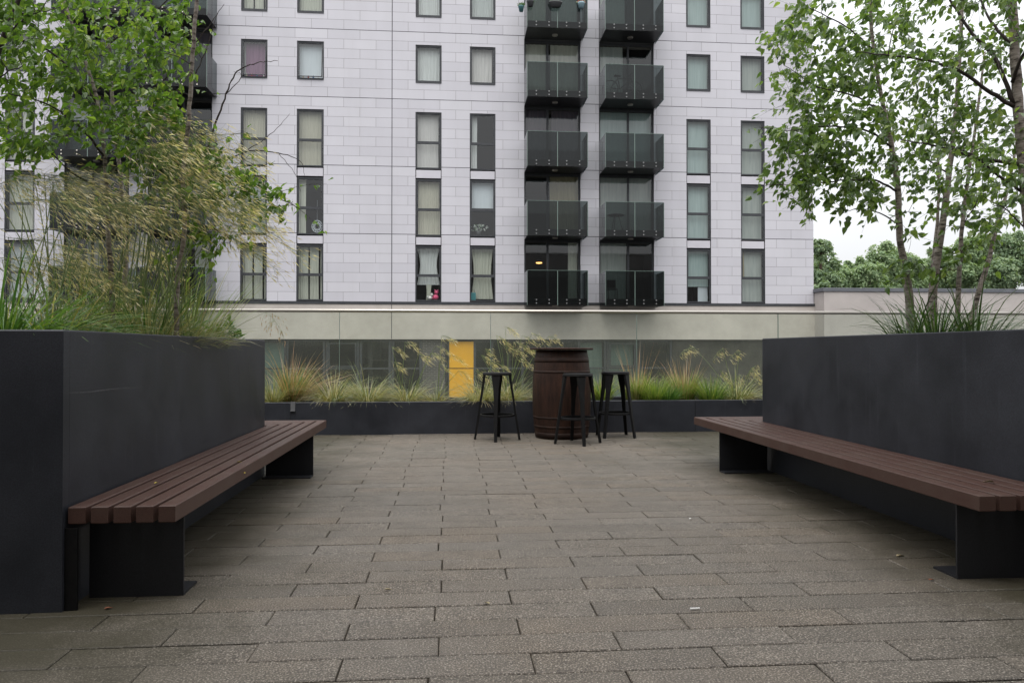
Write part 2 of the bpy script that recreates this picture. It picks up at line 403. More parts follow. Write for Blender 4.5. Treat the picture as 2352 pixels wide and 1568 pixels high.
M['straw'] = foliage('straw_grass', [(0,(.28,.23,.12)), (.45,(.42,.35,.21)), (.7,(.25,.26,.13)), (1,(.54,.46,.30))], .3)
M['bluegrass'] = foliage('blue_green_grass', [(0,(.13,.17,.09)), (.5,(.21,.25,.14)), (.8,(.31,.30,.18)), (1,(.42,.38,.24))], .3)
M['redgrass'] = foliage('russet_grass', [(0,(.28,.155,.085)), (.5,(.44,.27,.165)), (1,(.52,.41,.28))], .3)
M['stalk'] = foliage('oat_stalk', [(0,(.13,.20,.06)), (.6,(.20,.26,.09)), (1,(.36,.34,.15))], .15)
M['spike'] = foliage('golden_spikelet', [(0,(.38,.30,.17)), (.5,(.62,.52,.33)), (1,(.80,.72,.53))], .45)
M['shrub'] = foliage('bright_shrub_leaf', [(0,(.05,.13,.025)), (1,(.12,.24,.05))], .3, .35)
def bark(name, a, b, c, sc=16):
    m = mat(name, a, .85, .2); co = objco(m, (1,1,3.2)); n = noise(m, co, sc, 5, .65); n2 = noise(m, objco(m), 3, 3)
    r = ramp(m, n.outputs['Fac'], [(.36, c), (.5, a), (.7, b)])
    lk(m, r.outputs[0], pbsdf(m).inputs['Base Color']); bump(m, n.outputs['Fac'], .4, .004); return m
M['bark'] = bark('birch_bark', (.26,.22,.19), (.40,.36,.33), (.05,.04,.034))
M['twig'] = varied('dark_twig', (.022,.016,.014), (.05,.036,.03), 30, .8)
M['barkbrown'] = bark('brown_bark', (.10,.07,.05), (.17,.13,.10), (.03,.022,.018))

# ------------------------------------------------------------------ key positions
XL, YL0, YL1, ZL = -1.551, 3.115, 6.355, 1.131        # left planter: wall face, near end, far end, rim height
XRP, YR0, YR1, ZR = 2.765, 3.0, 6.38, 1.150         # right planter
ZLOW = .404                                          # low planter rim
YLOW = 9.29
YBAL = 10.2

# ------------------------------------------------------------------ ground
b = MB()
rnd = random.Random(3)
ROW, PL, GAP = .1667, .6425, .0068
xj0 = G(1003, 1400).x
y = .9; k = 0
while y < YLOW - .002:
    y1 = min(y + ROW, YLOW)
    off = xj0 + (PL/2 if k % 2 else 0) + rnd.uniform(-.016,.016)
    i0 = int(math.floor((-6.2 - off)/PL)); i1 = int(math.ceil((7.5 - off)/PL))
    for i in range(i0, i1):
        x = off + i*PL; g = GAP*.5 + rnd.uniform(-.0012,.0012); dz = rnd.uniform(-.0022,.0016); c = .0035
        tl = rnd.uniform(-.0012,.0012)
        gx = .0019+rnd.uniform(-.0006,.0012); fx0, fx1, fy0, fy1 = x+gx, x+PL-gx, y+g, y1-g
        if fy1 - fy0 < .03: continue
        vs = [(fx0,fy0,-.03),(fx1,fy0,-.03),(fx1,fy1,-.03),(fx0,fy1,-.03)]
        vs += [(fx0,fy0,dz-c+tl),(fx1,fy0,dz-c-tl),(fx1,fy1,dz-c-tl),(fx0,fy1,dz-c+tl)]
        vs += [(fx0+c,fy0+c,dz+tl),(fx1-c,fy0+c,dz-tl),(fx1-c,fy1-c,dz-tl),(fx0+c,fy1-c,dz+tl)]
        fs = [(8,9,10,11)]
        for a in range(4):
            e = (a+1) % 4; fs += [(a,e,4+e,4+a), (4+a,4+e,8+e,8+a)]
        b.raw(vs, fs)
    y = y1; k += 1
# phase of the courses follows the photo closely enough; the joints are open gaps over sand
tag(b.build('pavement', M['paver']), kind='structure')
b = MB(); b.box(-6.4, 7.7, .6, YLOW+1.3, -3.1, -.014)
tag(b.build('terrace_ground', M['grout']), kind='structure')
b = MB(); b.face([(-400,11,-3.2),(400,11,-3.2),(400,900,-3.2),(-400,900,-3.2)]); b.face([(-400,-300,-3.2),(400,-300,-3.2),(400,11,-3.2),(-400,11,-3.2)])
tag(b.build('courtyard_ground', varied('asphalt', (.045,.045,.046), (.065,.064,.062), 2, .9, .2)), kind='structure')

# ------------------------------------------------------------------ planters
def planter(label, x0, x1, y0, y1, z1, th=.012, rim=.05, joints=()):
    t = thing('raised_planter', label, 'planter', (0,0,0))
    m = MB()
    def wall(a0, a1, b0, b1):
        m.prism([(a0,b0),(a1,b0),(a1,b1),(a0,b1)], -.02, z1, .006)
    wall(x0, x1, y0, y0+rim); wall(x0, x1, y1-rim, y1)
    wall(x0, x0+rim, y0+rim+.001, y1-rim-.001); wall(x1-rim, x1, y0+rim+.001, y1-rim-.001)
    m.build('planter_wall', M['steel'], t)
    for xj in joints:
        j = MB(); j.box(xj-.0025, xj+.0025, y0-.0015, y0+.01, -.01, z1-.004); j.build('panel_joint', M['black'], t)
    s = MB(); nx, ny = 40, 16; sx0, sx1, sy0, sy1 = x0+rim+.002, x1-rim-.002, y0+rim+.002, y1-rim-.002
    r2 = random.Random(5); vs = []
    for j in range(ny+1):
        for i in range(nx+1): vs.append((sx0+(sx1-sx0)*i/nx, sy0+(sy1-sy0)*j/ny, z1-.07+r2.uniform(-.02,.02)))
    s.raw(vs, [(j*(nx+1)+i, j*(nx+1)+i+1, (j+1)*(nx+1)+i+1, (j+1)*(nx+1)+i) for j in range(ny) for i in range(nx)])
    s.build('soil', M['soil'], t, True)
    return t
tl_ = planter('tall dark steel planter behind the left bench, holding golden oat grasses', -5.2, XL, YL0, YL1, ZL)
M['scuff'] = varied('chalky_scuff', (.05,.05,.055), (.10,.10,.105), 60, .8, .2)
def onwall(px, py): d = ray(px, py); t = XL/d.x; return Vector((XL+.0008, d.y*t, HCAM+d.z*t))
for P_, wd in (([(500,850),(501,890),(503,925)],.004), ([(523,812),(525,870),(528,940)],.006), ([(548,830),(549,880),(551,912)],.006), ([(570,822),(572,870),(575,942)],.005)):
    m = MB(); pts = spline_([onwall(*p) for p in P_], 6); k = len(pts)
    m.ribbon(pts, [wd*(.25+math.sin(math.pi*(i+.5)/k)) for i in range(k)], Vector((0,1,0))); m.build('water_run', M['scuff'], tl_)
m = MB(); pts = spline_([onwall(*p) for p in ((150,902),(200,900),(260,893),(320,889))], 6); k = len(pts)
m.ribbon(pts, [.006*math.sin(math.pi*(i+.5)/k) for i in range(k)], Vector((0,0,1))); m.build('scratch', M['scuff'], tl_)
planter('tall dark steel planter behind the right bench, holding multi-stemmed birch', XRP, 6.6, YR0, YR1, ZR)
planter('long low dark steel planter along the glass balustrade behind the barrel', -6.0, 7.2, YLOW, YBAL-.06, ZLOW,
        joints=(G(668, 960, .2).x*YLOW/G(668,960,.2).y, W(1597, 960, YLOW).x))

# ------------------------------------------------------------------ benches
def bench(label, xo, xi, yn, yo, xret, legs, zt=.415, th=.07, nslat=5):
    """xo outer edge x, xi wall-side edge x, yn near end, yo outer far edge, xret where the return run ends"""
    t = thing('timber_bench', label, 'bench')
    sgn = 1 if xi > xo else -1
    W_ = abs(xi - xo); gap = .021; sw = (W_ - gap*(nslat-1)) / nslat
    for i in range(nslat):
        a = i*(sw+gap); c = a + sw
        xa, xc = xo + sgn*a, xo + sgn*c
        ya, yc = yo - a - .0015, yo - c - .0015
        foot = [(xa,yn),(xc,yn),(xc,yc),(xa,ya)]
        if sgn < 0: foot = [foot[1], foot[0], foot[3], foot[2]]
        m = MB(); m.prism(foot, zt-th, zt, .004); m.build('slat', M['bench'], t)
        foot = [(xa,yo-a+.0015),(xc,yo-c+.0015),(xret,yo-c+.0015),(xret,yo-a+.0015)]
        if sgn > 0: foot = foot[::-1]
        # orient ccw
        ar = sum(foot[k][0]*foot[(k+1)%4][1]-foot[(k+1)%4][0]*foot[k][1] for k in range(4))
        if ar < 0: foot = foot[::-1]
        m = MB(); m.prism(foot, zt-th, zt, .004); m.build('slat', M['bench'], t)
    zb = zt - th - .001
    lo, hi = sorted((xo + sgn*.018, xi - sgn*.015))
    def leg(y, flange):
        m = MB(); m.box(lo, hi, y, y+.01, .0, zb); o = m.build('leg', M['legsteel'], t)
        f = MB()
        if flange > 0: f.box(lo, hi, y+.0105, y+.0105+flange, .001, .011)
        else: f.box(lo, hi, y+flange-.0005, y-.0005, .001, .011)
        f.build('foot_plate', M['legsteel'], o)
        g = MB(); f2 = .05
        if flange > 0: g.box(lo, hi, y+.0105, y+.0105+f2, zb-.008, zb-.0005)
        else: g.box(lo, hi, y-f2, y-.0005, zb-.008, zb-.0005)
        g.build('top_flange', M['legsteel'], o)
    leg(legs[0], .16); leg(legs[1], -.12)
    # legs of the return run behind the planter
    lx = xret - sgn*.2
    m = MB(); m.box(lx, lx+.01, yo-W_+.02, yo-.02, 0, zb); o = m.build('leg', M['legsteel'], t)
    # bearer rails under the boards
    m = MB(); m.box(*sorted((xi-sgn*.05, xi-sgn*.01)), legs[0]+.0115, (yn+yo)/2-.002, zb-.05, zb-.009); m.build('rail', M['legsteel'], t)
    return t
bench('brown slatted bench wrapping the left planter wall under the golden grasses', -1.12, XL+.012, 3.135, 6.82, -3.2, (3.283, 6.281))
bench('brown slatted bench wrapping the right planter wall below the birch stems', 2.295, XRP-.012, 3.05, 6.84, 4.6, (3.22, 6.223))
b = MB(); b.box(XL+.002, XL+.05, 3.13, 3.142, 0, .33)
tag(b.build('bracket', M['black']), 'black upright plate fixed to the left planter corner beneath the bench end', 'bracket')

# ------------------------------------------------------------------ barrel table
by = 8.86; bp = W(1290, 1000, by)
def barrel():
    m_wood = mat('barrel_wood', (.045,.02,.014), .6, .22)
    co = N(m_wood, 'ShaderNodeTexCoord'); sx = N(m_wood, 'ShaderNodeSeparateXYZ'); lk(m_wood, co.outputs['Object'], sx.inputs[0])
    ang = math_(m_wood, 'ARCTAN2', sx.outputs[1], sx.outputs[0])
    st = math_(m_wood, 'FLOOR', math_(m_wood, 'MULTIPLY', ang, 4.14))
    wn = N(m_wood, 'ShaderNodeTexWhiteNoise'); wn.noise_dimensions = '1D'; lk(m_wood, st, wn.inputs['W'])
    gr = noise(m_wood, objco(m_wood, (9,9,1.6)), 3, 7, .7)
    base = ramp(m_wood, gr.outputs['Fac'], [(.3, (.012,.0055,.0035)), (.55, (.030,.0128,.0075)), (.75, (.052,.023,.013))])
    v = ramp(m_wood, wn.outputs['Value'], [(0, (.82,.82,.82)), (1, (1.18,1.18,1.18))])
    lk(m_wood, mixc(m_wood, 1.0, base.outputs[0], v.outputs[0], 'MULTIPLY'), pbsdf(m_wood).inputs['Base Color'])
    fr = math_(m_wood, 'ABSOLUTE', math_(m_wood, 'SUBTRACT', math_(m_wood, 'FRACT', math_(m_wood, 'MULTIPLY', ang, 4.14)), .5))
    gro = math_(m_wood, 'GREATER_THAN', fr, .47); bump(m_wood, math_(m_wood, 'SUBTRACT', gr.outputs['Fac'], gro), .22, .005)
    M['hoop'] = varied('rusty_hoop', (.010,.005,.0035), (.034,.016,.010), 9, .65, .22)
    t = thing('barrel_table', 'dark brown wooden barrel with round table top among the stools', 'barrel table', (bp.x, by, 0), R(12))
    def rad(z):
        u = (z - .50)/.52; return .352 - .036*u*u - .006*u**4
    H = 1.045
    m = MB(); m.lathe([(rad(0)-.02, .0)] + [(rad(z), z) for z in np.linspace(.002, H, 22)] + [(rad(H)-.025, H), (rad(H)-.03, H-.02)], 64)
    m.build('cask', m_wood, t, True)
    for z0, z1 in ((.012,.075),(.125,.155),(.235,.262),(.775,.805),(.90,.96)):
        m = MB(); m.lathe([(rad(z0)-.004,z0),(rad(z0)+.0022,z0+.001),(rad((z0+z1)/2)+.0026,(z0+z1)/2),(rad(z1)+.0022,z1-.001),(rad(z1)-.004,z1)], 64)
        m.build('hoop', M['hoop'], t, True)
    rj = random.Random(2); J = [rj.uniform(-.008,.006) for _ in range(72)]
    m = MB(); m.lathe([(.34,H+.002),(.368,H+.002),(.378,H+.008),(.378,H+.022),(.368,H+.029),(.05,H+.031)], 72, jit=lambda j,r,z: J[j] if r > .36 else 0)
    m.build('table_top', m_wood, t)
barrel()

# ------------------------------------------------------------------ bar stools
def stool():
    t = thing('bar_stool', 'black round bar stool standing left of the barrel', 'stool', (0,0,0), 0, 'black bar stools round the barrel table')
    m = MB(); m.lathe([(.13,.752),(.158,.752),(.166,.757),(.168,.772),(.166,.781),(.155,.785),(.145,.783),(.02,.782)], 36); m.build('seat', M['black'], t, False)
    m = MB(); m.lathe([(.1655,.7535),(.1715,.754),(.1715,.768),(.1655,.7685)], 36); m.build('seat_band', M['black'], t, True)
    for k in range(4):
        a = k*math.pi/2; ca, sa = math.cos(a), math.sin(a)
        m = MB(); prof = [(.150,.752,.108),(.157,.70,.10),(.171,.60,.070),(.190,.48,.052),(.217,.283,.044),(.262,.0,.036)]
        vs = []; th = .024
        for r, z, wd in prof:
            for dr, dw in ((-th/2,-wd/2),(th/2,-wd/2*.8),(th/2,wd/2*.8),(-th/2,wd/2)):
                rr = r + dr; vs.append((rr*ca - dw*sa, rr*sa + dw*ca, z))
        fs = [(0,1,2,3)] + [(4*i+j, 4*i+(j+1)%4, 4*i+4+(j+1)%4, 4*i+4+j) for i in range(5) for j in range(4)] + [(23,22,21,20)]
        m.raw(vs, fs); recalc(m.build('leg', M['black'], t))
    m = MB(); m.lathe([(.186,.272),(.200,.272),(.203,.275),(.203,.294),(.200,.297),(.186,.297),(.186,.272)], 40); m.build('foot_ring', M['black'], t, False)
    return t
st0 = stool()
spots = [(1142, 8.66, R(-98), None), (1327, 8.226, R(-84), 'black round bar stool standing in front of the barrel'),
         (1414, 8.82, R(-43), 'black round bar stool to the right behind the barrel, two legs showing')]
for i, (px, Y, rz, lab) in enumerate(spots):
    o = st0 if i == 0 else copy_tree(st0)
    o.location = (W(px, 1000, Y).x, Y, 0.001); o.rotation_euler = (0,0,rz)
    if lab: o['label'] = lab

# ------------------------------------------------------------------ glass balustrade
zr = W(1176, 713, YBAL).z
t = thing('glass_balustrade', 'frameless glass balustrade with bright metal handrail behind low planter', 'balustrade', (0, YBAL, 0))
m = MB(); m.lathe([(0.024,-7.0),(0.024,8.5)], 16)
m.v = [(z, x, y) for x, y, z in m.v]; o = m.build('handrail', M['alu'], t, True); o.location = (0,0,zr-.012)
xs = [W(p, 750, YBAL).x for p in (780,1122,1459,1787)]
step = (xs[-1]-xs[0])/3; edges = [xs[0]+step*i for i in range(-2, 7)]
zb = W(1176, 914, YBAL).z
for i in range(len(edges)-1):
    m = MB(); m.face([(edges[i]+.006,0,zb+.004),(edges[i+1]-.006,0,zb+.004),(edges[i+1]-.006,0,zr-.034),(edges[i]+.006,0,zr-.034)]); m.build('glass_panel', M['rglass'], t)
M['boltm'] = mat('dull_bolt', (.22,.22,.22), .4, .5, .6)
M['edge'] = mat('glass_edge', (.16,.22,.19), .2, .6)
for e in edges[1:-1]:
    m = MB(); m.box(e-.0035, e+.0035, -.008, .008, zb+.004, zr-.036); m.build('panel_joint', M['edge'], t)
m = MB(); m.box(edges[0], edges[-1], -.03, .03, zb-.12, zb, b=.004); m.build('base_channel', M['alu'], t)

# ------------------------------------------------------------------ apartment building
bld = thing('apartment_building', 'lavender white panelled apartment block with dark balconies beyond the terrace', 'building', (0,0,0))
FX = lambda px: W(px, 500, Y_F).x
cols = [(10,79), (552,613), (681,743), (954,1014), (1079,1138), (1577,1633), (1702,1757)]
cols = [(FX(a), FX(c)) for a, c in cols]
rows_tall = [(258,388),(412,542),(565,693)]        # top, bottom at x = 984
rows_short = [(104,190),(-50,39)]
ZT = [(zrow(c), zrow(a)) for a, c in rows_tall]; ZS = [(zrow(c), zrow(a)) for a, c in rows_short]
ops = [(147,296),(339,486),(1204,1333),(1376,1502)]  # balcony door openings
ops = [(FX(a), FX(c)) for a, c in ops]
ZTOP = Z0 + STOREY*6.2; XLEFT = FX(-420)
holes = []
for (x0, x1) in cols:
    holes.append((x0, x1, Z0+.02, ZT[0][1]))
    for z0, z1 in ZS: holes.append((x0, x1, z0, z1))
for (x0, x1) in ops: holes.append((x0, x1, Z0+.02, Z0+STOREY*5-.25))
def holed_wall(m, x0, x1, z0, z1, y, holes, depth, mi=0, mr=0):
    X = sorted({x0, x1, *[h[0] for h in holes], *[h[1] for h in holes]}); Z = sorted({z0, z1, *[h[2] for h in holes], *[h[3] for h in holes]})
    for i in range(len(X)-1):
        for j in range(len(Z)-1):
            cx, cz = (X[i]+X[i+1])/2, (Z[j]+Z[j+1])/2
            if any(h[0] < cx < h[1] and h[2] < cz < h[3] for h in holes): continue
            m.face([(X[i],y,Z[j]),(X[i+1],y,Z[j]),(X[i+1],y,Z[j+1]),(X[i],y,Z[j+1])], mi)
    for a, c, e, f in holes:
        m.face([(a,y,e),(a,y+depth,e),(a,y+depth,f),(a,y,f)], mr); m.face([(c,y,e),(c,y,f),(c,y+depth,f),(c,y+depth,e)], mr)
        m.face([(a,y,f),(a,y+depth,f),(c,y+depth,f),(c,y,f)], mr); m.face([(a,y,e),(c,y,e),(c,y+depth,e),(a,y+depth,e)], mr)
m = MB(); holed_wall(m, XLEFT, XR, Z0+.02, ZTOP, Y_F, holes, .16, 0, 1)
m.face([(XR,Y_F,Z0+.02),(XR,Y_F+14,Z0+.02),(XR,Y_F+14,ZTOP),(XR,Y_F,ZTOP)]); m.face([(XLEFT,Y_F,ZTOP),(XR,Y_F,ZTOP),(XR,Y_F+14,ZTOP),(XLEFT,Y_F+14,ZTOP)])
m.face([(XR,Y_F+14,-3.2),(XLEFT,Y_F+14,-3.2),(XLEFT,Y_F+14,ZTOP),(XR,Y_F+14,ZTOP)])
m.build('wall', [M['clad'], M['frame']], bld)
m = MB(); m.box(XLEFT, XR+.05, Y_F-.06, Y_F+.1, Z0-.09, Z0+.015); m.build('ledge', M['frame'], bld)
m = MB(); m.box(XLEFT, XR+.05, Y_F-.08, Y_F+14, ZTOP+.002, ZTOP+.2); m.build('parapet', M['coping'], bld)
zband1 = zrow(779)
xr_band = FX(1871)
m = MB(); m.box(XLEFT, xr_band, Y_F-.03, Y_F+.4, zband1, Z0-.092); m.build('concrete_band', M['concrete'], bld)
jj = MB(); jj.box(XJ-.012, XJ+.012, Y_F-.034, Y_F-.02, zband1+.01, Z0-.1); jj.build('movement_joint', M['frame'], bld)
# inside: floors, back wall and cross walls so that open windows look into rooms
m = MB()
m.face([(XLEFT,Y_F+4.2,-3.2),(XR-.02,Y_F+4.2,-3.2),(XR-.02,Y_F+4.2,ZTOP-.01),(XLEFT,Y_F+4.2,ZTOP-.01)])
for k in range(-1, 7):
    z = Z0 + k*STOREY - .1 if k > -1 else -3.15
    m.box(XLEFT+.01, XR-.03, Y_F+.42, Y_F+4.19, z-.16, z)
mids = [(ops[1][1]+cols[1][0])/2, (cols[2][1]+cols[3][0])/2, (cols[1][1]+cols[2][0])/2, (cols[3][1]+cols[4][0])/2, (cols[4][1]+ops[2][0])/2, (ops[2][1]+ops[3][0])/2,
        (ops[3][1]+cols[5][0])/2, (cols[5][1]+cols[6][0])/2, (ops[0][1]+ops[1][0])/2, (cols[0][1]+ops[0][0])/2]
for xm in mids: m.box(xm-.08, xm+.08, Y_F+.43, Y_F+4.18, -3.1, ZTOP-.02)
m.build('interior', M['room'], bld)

def drape(x0, x1, z0, z1, y, folds, amp, tie=0.0, seed=0, gapx=None):
    """hanging cloth: fold waves deepen to the hem; tie narrows the middle"""
    r = random.Random(seed); m = MB(); nx, nz = folds*4, 6; ph = r.uniform(0,6)
    vs = []
    for j in range(nz+1):
        v = j/nz; z = z0 + (z1-z0)*v
        for i in range(nx+1):
            u = i/nx; uu = u
            if tie:
                k = 1 - tie*math.sin(math.pi*min(1, (1-v)*1.05))**1.0*.8; uu = .5 + (u-.5)*k
            x = x0 + (x1-x0)*uu + .012*math.sin(5*v+3*ph)*math.sin(u*9)
            vs.append((x, y + amp*(.5+.7*(1-v))*math.sin(2*math.pi*folds*u + ph + .7*math.sin(3*u+ph)), z))
    m.raw(vs, [(j*(nx+1)+i, j*(nx+1)+i+1, (j+1)*(nx+1)+i+1, (j+1)*(nx+1)+i) for j in range(nz) for i in range(nx)])
    return m
YC = Y_F + .26
sd_ = [100]
def curtains(win, x0, x1, z0, z1, style):
    wd = x1 - x0; sd_[0] += 1; s = sd_[0]; r = random.Random(s)
    def put(a, c, e, f, mt, folds=7, amp=.02, tie=0, nm='curtain', yy=YC):
        drape(x0+wd*a, x0+wd*c, z0+(z1-z0)*e, z0+(z1-z0)*f, yy, folds, amp, tie, s+int(a*77)).build(nm, M[mt], win, True)
    ga, gb, gf = r.choice((0,0,.06,.12)), r.choice((0,0,.08,.16)), r.randint(6,11)
    if style == 'sheer': put(.03+ga,.97-gb,.02,1,r.choice(('sheer','sheer','palepink','palegrey')),gf,r.uniform(.008,.022))
    elif style == 'cream': put(.03+ga,.97-gb,.02,1,r.choice(('cream','cream','palegrey','beige')),gf,r.uniform(.01,.025))
    elif style == 'creamgap': put(.02,.40,.02,1,'cream',4); put(.46,.80,.02,1,'cream',3); put(.87,.98,.02,1,'cream',1)
    elif style == 'purple': put(.12,.90,.05,.97,'purple',5,.03); put(.03,.97,.0,1,'sheer',6,.01,yy=YC+.09)
    elif style == 'frost': put(.03,.97,.06,.98,'frost',1,.002,nm='blind')
    elif style == 'blind': put(.03,.97,.02,1,'blind',1,.003,nm='blind')
    elif style == 'blindhalf': put(.03,.97,.30,1,'blind',1,.003,nm='blind'); put(.55,.97,.0,.30,'frost',1,.003,nm='blind',yy=YC+.05)
    elif style == 'grey': put(.03,.97,.02,1,'greyblind',3,.008,nm='blind')
    elif style == 'left': put(.03,.28,.02,1,'sheer',3)
    elif style == 'leftcream': put(.03,.30,.02,1,'cream',3)
    elif style == 'tied': put(.04,.96,.30,1,'sheer',6,.03,.35); put(.40,.62,.0,.31,'cream',3,.03,.3)
    elif style == 'tied2': put(.05,.95,.04,1,'cream',6,.035,.28)
    elif style == 'frosttop': put(.03,.97,.52,1,'frost',2,.004,nm='blind')
    elif style == 'yellowgrey': put(.03,.97,.02,1,'greyblind',5,.012); put(.03,.2,.5,1,'ochre',2,.012,yy=YC-.03)
styles = {  # per column: rows top to bottom (upper short, short, tall, tall, tall)
    0: ['cream','cream','creamgap','cream','cream'], 1: ['creamgap','purple','cream','grey','creamgap'], 2: ['cream','frost','cream','leftcream','creamgap'],
    3: ['sheer','sheer','sheer','cream','tied'], 4: ['sheer','sheer','left','frosttop','tied2'],
    5: ['blind','blind','blind','blind','blindhalf'], 6: ['blind','grey','grey','grey','yellowgrey']}
def window(x0, x1, z0, z1, tall, style, openlow=False):
    f = .055; y0, y1 = Y_F+.035, Y_F+.10; m = MB()
    m.box(x0+.002, x0+f, y0, y1, z0, z1); m.box(x1-f, x1-.002, y0, y1, z0, z1)
    m.box(x0+f, x1-f, y0, y1, z1-f, z1-.002); m.box(x0+f, x1-f, y0-.015, y1, z0, z0+f)
    zm = z0 + (z1-z0)*.46
    if tall: m.box(x0+f, x1-f, y0+.002, y1-.002, zm-.04, zm+.04)
    win = m.build('window', M['frame'], bld)
    parts = [(z0+f, zm-.04), (zm+.04, z1-f)] if tall else [(z0+f, z1-f)]
    for i, (a, c) in enumerate(parts):
        p = MB(); yy = y0+.03
        if openlow: p.face([(x0+f,yy-.16,a),(x1-f,yy-.16,a),(x1-f,yy,c),(x0+f,yy,c)])
        else: p.face([(x0+f,yy,a),(x1-f,yy,a),(x1-f,yy,c),(x0+f,yy,c)])
        p.build('pane', M['pane'], win)
        if i == len(parts)-1 or openlow:
            s = MB(); g = .035; dy = .16 if openlow else 0
            for (q0, q1) in ((x0+f, x0+f+g), (x1-f-g, x1-f)):
                s.raw([(q0,yy-dy-.012,a),(q1,yy-dy-.012,a),(q1,yy-.012,c),(q0,yy-.012,c),(q0,yy-dy+.012,a),(q1,yy-dy+.012,a),(q1,yy+.012,c),(q0,yy+.012,c)],
                      [(0,1,2,3),(5,4,7,6),(4,0,3,7),(1,5,6,2),(3,2,6,7),(4,5,1,0)])
            s.box(x0+f+g, x1-f-g, yy-.012, yy+.012, c-g, c-.001); s.box(x0+f+g, x1-f-g, yy-dy-.012, yy-dy+.012, a+.001, a+g)
            s.build('sash', M['frame'], win)
    curtains(win, x0+.02, x1-.02, z0+.03, z1-.02, style)
    m = MB(); m.box(x0+.01, x1-.01, Y_F-.025, Y_F+.034, z0-.03, z0-.002)
    if not tall: m.build('sill', M['frame'], win)
    return win
for ci, (x0, x1) in enumerate(cols):
    rows = [(ZS[1],0),(ZS[0],0),(ZT[0],1),(ZT[1],1),(ZT[2],1)]
    for ri, ((z0, z1), tall) in enumerate(rows):
        window(x0, x1, z0 + (.02 if ri == 4 else 0) + .004, z1-.004, tall, styles[ci][ri], openlow=(ri == 1 and ci in (1,2)))
    for k in (0, 1):
        m = MB(); m.box(x0+.03, x1-.03, Y_F+.02, Y_F+.09, ZT[k+1][1]+.05, ZT[k][0]-.05, b=.006); m.build('spandrel', M['spandrel'], bld)

# balconies
DEP = 1.3
def balcony(ox0, ox1, fx0, fx1, zf, hidden):
    """opening ox0..ox1 at the wall, balcony box fx0..fx1 standing DEP proud; zf = finished floor"""
    yf, yb = Y_F - DEP, Y_F - .005
    m = MB(); m.box(fx0+.03, fx1-.03, yf+.03, yb, zf-.26, zf-.02, b=.01); slab = m.build('balcony', M['dark'], bld)
    zt = zf + 1.12; zl = zf - .30; xm = (fx0+fx1)/2
    for a, c in ((fx0, xm-.01), (xm+.01, fx1)):
        m = MB(); m.face([(a,yf,zl),(c,yf,zl),(c,yf,zt),(a,yf,zt)]); m.build('glass_panel', M['bglass'], slab)
    for x in (fx0, fx1):
        m = MB(); m.face([(x,yf+.01,zl),(x,yb-.01,zl),(x,yb-.01,zt),(x,yf+.01,zt)]); m.build('side_panel', M['bglass'], slab)
    m = MB(); m.box(xm-.012, xm+.012, yf-.006, yf+.006, zl, zt)
    for x in (fx0, fx1): m.box(x-.008, x+.008, yf-.008, yf+.008, zl, zt)
    m.box(fx0+.012, xm-.016, yf-.006, yf+.006, zt-.001, zt+.012); m.box(xm+.016, fx1-.012, yf-.006, yf+.006, zt-.001, zt+.012)
    m.build('edge_strip', M['edge'], slab)
    allb = MB()
    for u in (.15,.36,.65,.865):
        for z in (zf-.08, zf-.22):
            x = fx0 + (fx1-fx0)*u; m = MB(); m.lathe([(.028,0),(.028,.02),(.012,.026)], 10)
            vs = [(x+vx, yf-.004-vz, z+vy) for vx, vy, vz in m.v]
            if hidden: allb.raw(vs, m.f)
            else: m.v = vs; m.build('bolt', M['boltm'], slab)
    if hidden: tag(allb.build('bolts', M['alu'], slab), kind='stuff')
    m = MB(); m.lathe([(.11,-.05),(.12,-.03),(.12,0)], 16, ((fx0+fx1)/2, yf+.75, zf-.262)); m.build('light_fitting', M['alu'], slab)
def door(ox0, ox1, z0, z1, split, sty):
    y0, y1 = Y_F+.10, Y_F+.17; f = .07; m = MB(); xs = ox0 + (ox1-ox0)*split
    m.box(ox0+.002, ox0+f, y0, y1, z0, z1); m.box(ox1-f, ox1-.002, y0, y1, z0, z1); m.box(ox0+f, ox1-f, y0, y1, z1-f, z1); m.box(ox0+f, ox1-f, y0, y1, z0, z0+f)
    m.box(xs-.045, xs+.045, y0+.002, y1-.002, z0+f, z1-f); d = m.build('balcony_door', M['frame'], bld)
    for a, c in ((ox0+f, xs-.045), (xs+.045, ox1-f)):
        p = MB(); p.face([(a,y0+.03,z0+f),(c,y0+.03,z0+f),(c,y0+.03,z1-f),(a,y0+.03,z1-f)]); p.build('pane', M['pane'], d)
    wd = ox1-ox0
    for (a, c, mt, fo) in sty:
        sd_[0] += 1; drape(ox0+wd*a, ox0+wd*c, z0+.05, z1-.05, Y_F+.32, fo, .03, 0, sd_[0]).build('curtain', M[mt], d, True)
fronts = [(114,285),(312,473),(1211,1350),(1391,1525)]
fronts = [(W(a,500,Y_F-DEP).x, W(c,500,Y_F-DEP).x) for a, c in fronts]
dsty = {  # by stack, from the top floor down
  0: [[(.02,.5,'cream',4)], [(.5,.98,'greyblind',4)], [(.02,.98,'greyblind',6)], [(.02,.6,'ochre',5)], [(.3,.5,'greyblind',2)]],
  1: [[(.02,.98,'greyblind',6)], [(.6,.98,'mauve',4)], [(.02,.4,'mauve',4)], [(.5,.98,'greyblind',5)], [(.7,.98,'cream',3)]],
  2: [[(.02,.4,'cream',4),(.5,.97,'greyblind',4)], [(.02,.40,'cream',4),(.48,.98,'cream',5)], [(.02,.45,'mauve',5),(.5,.98,'mauve',5)], [(.47,.98,'ochre',6)], [(.80,.97,'cream',3)]],
  3: [[(.02,.5,'greyblind',4)], [(.02,.46,'greyblind',6)], [(.02,.98,'blind',3)], [(.02,.98,'greyblind',3)], [(.02,.52,'greyblind',4)]]}
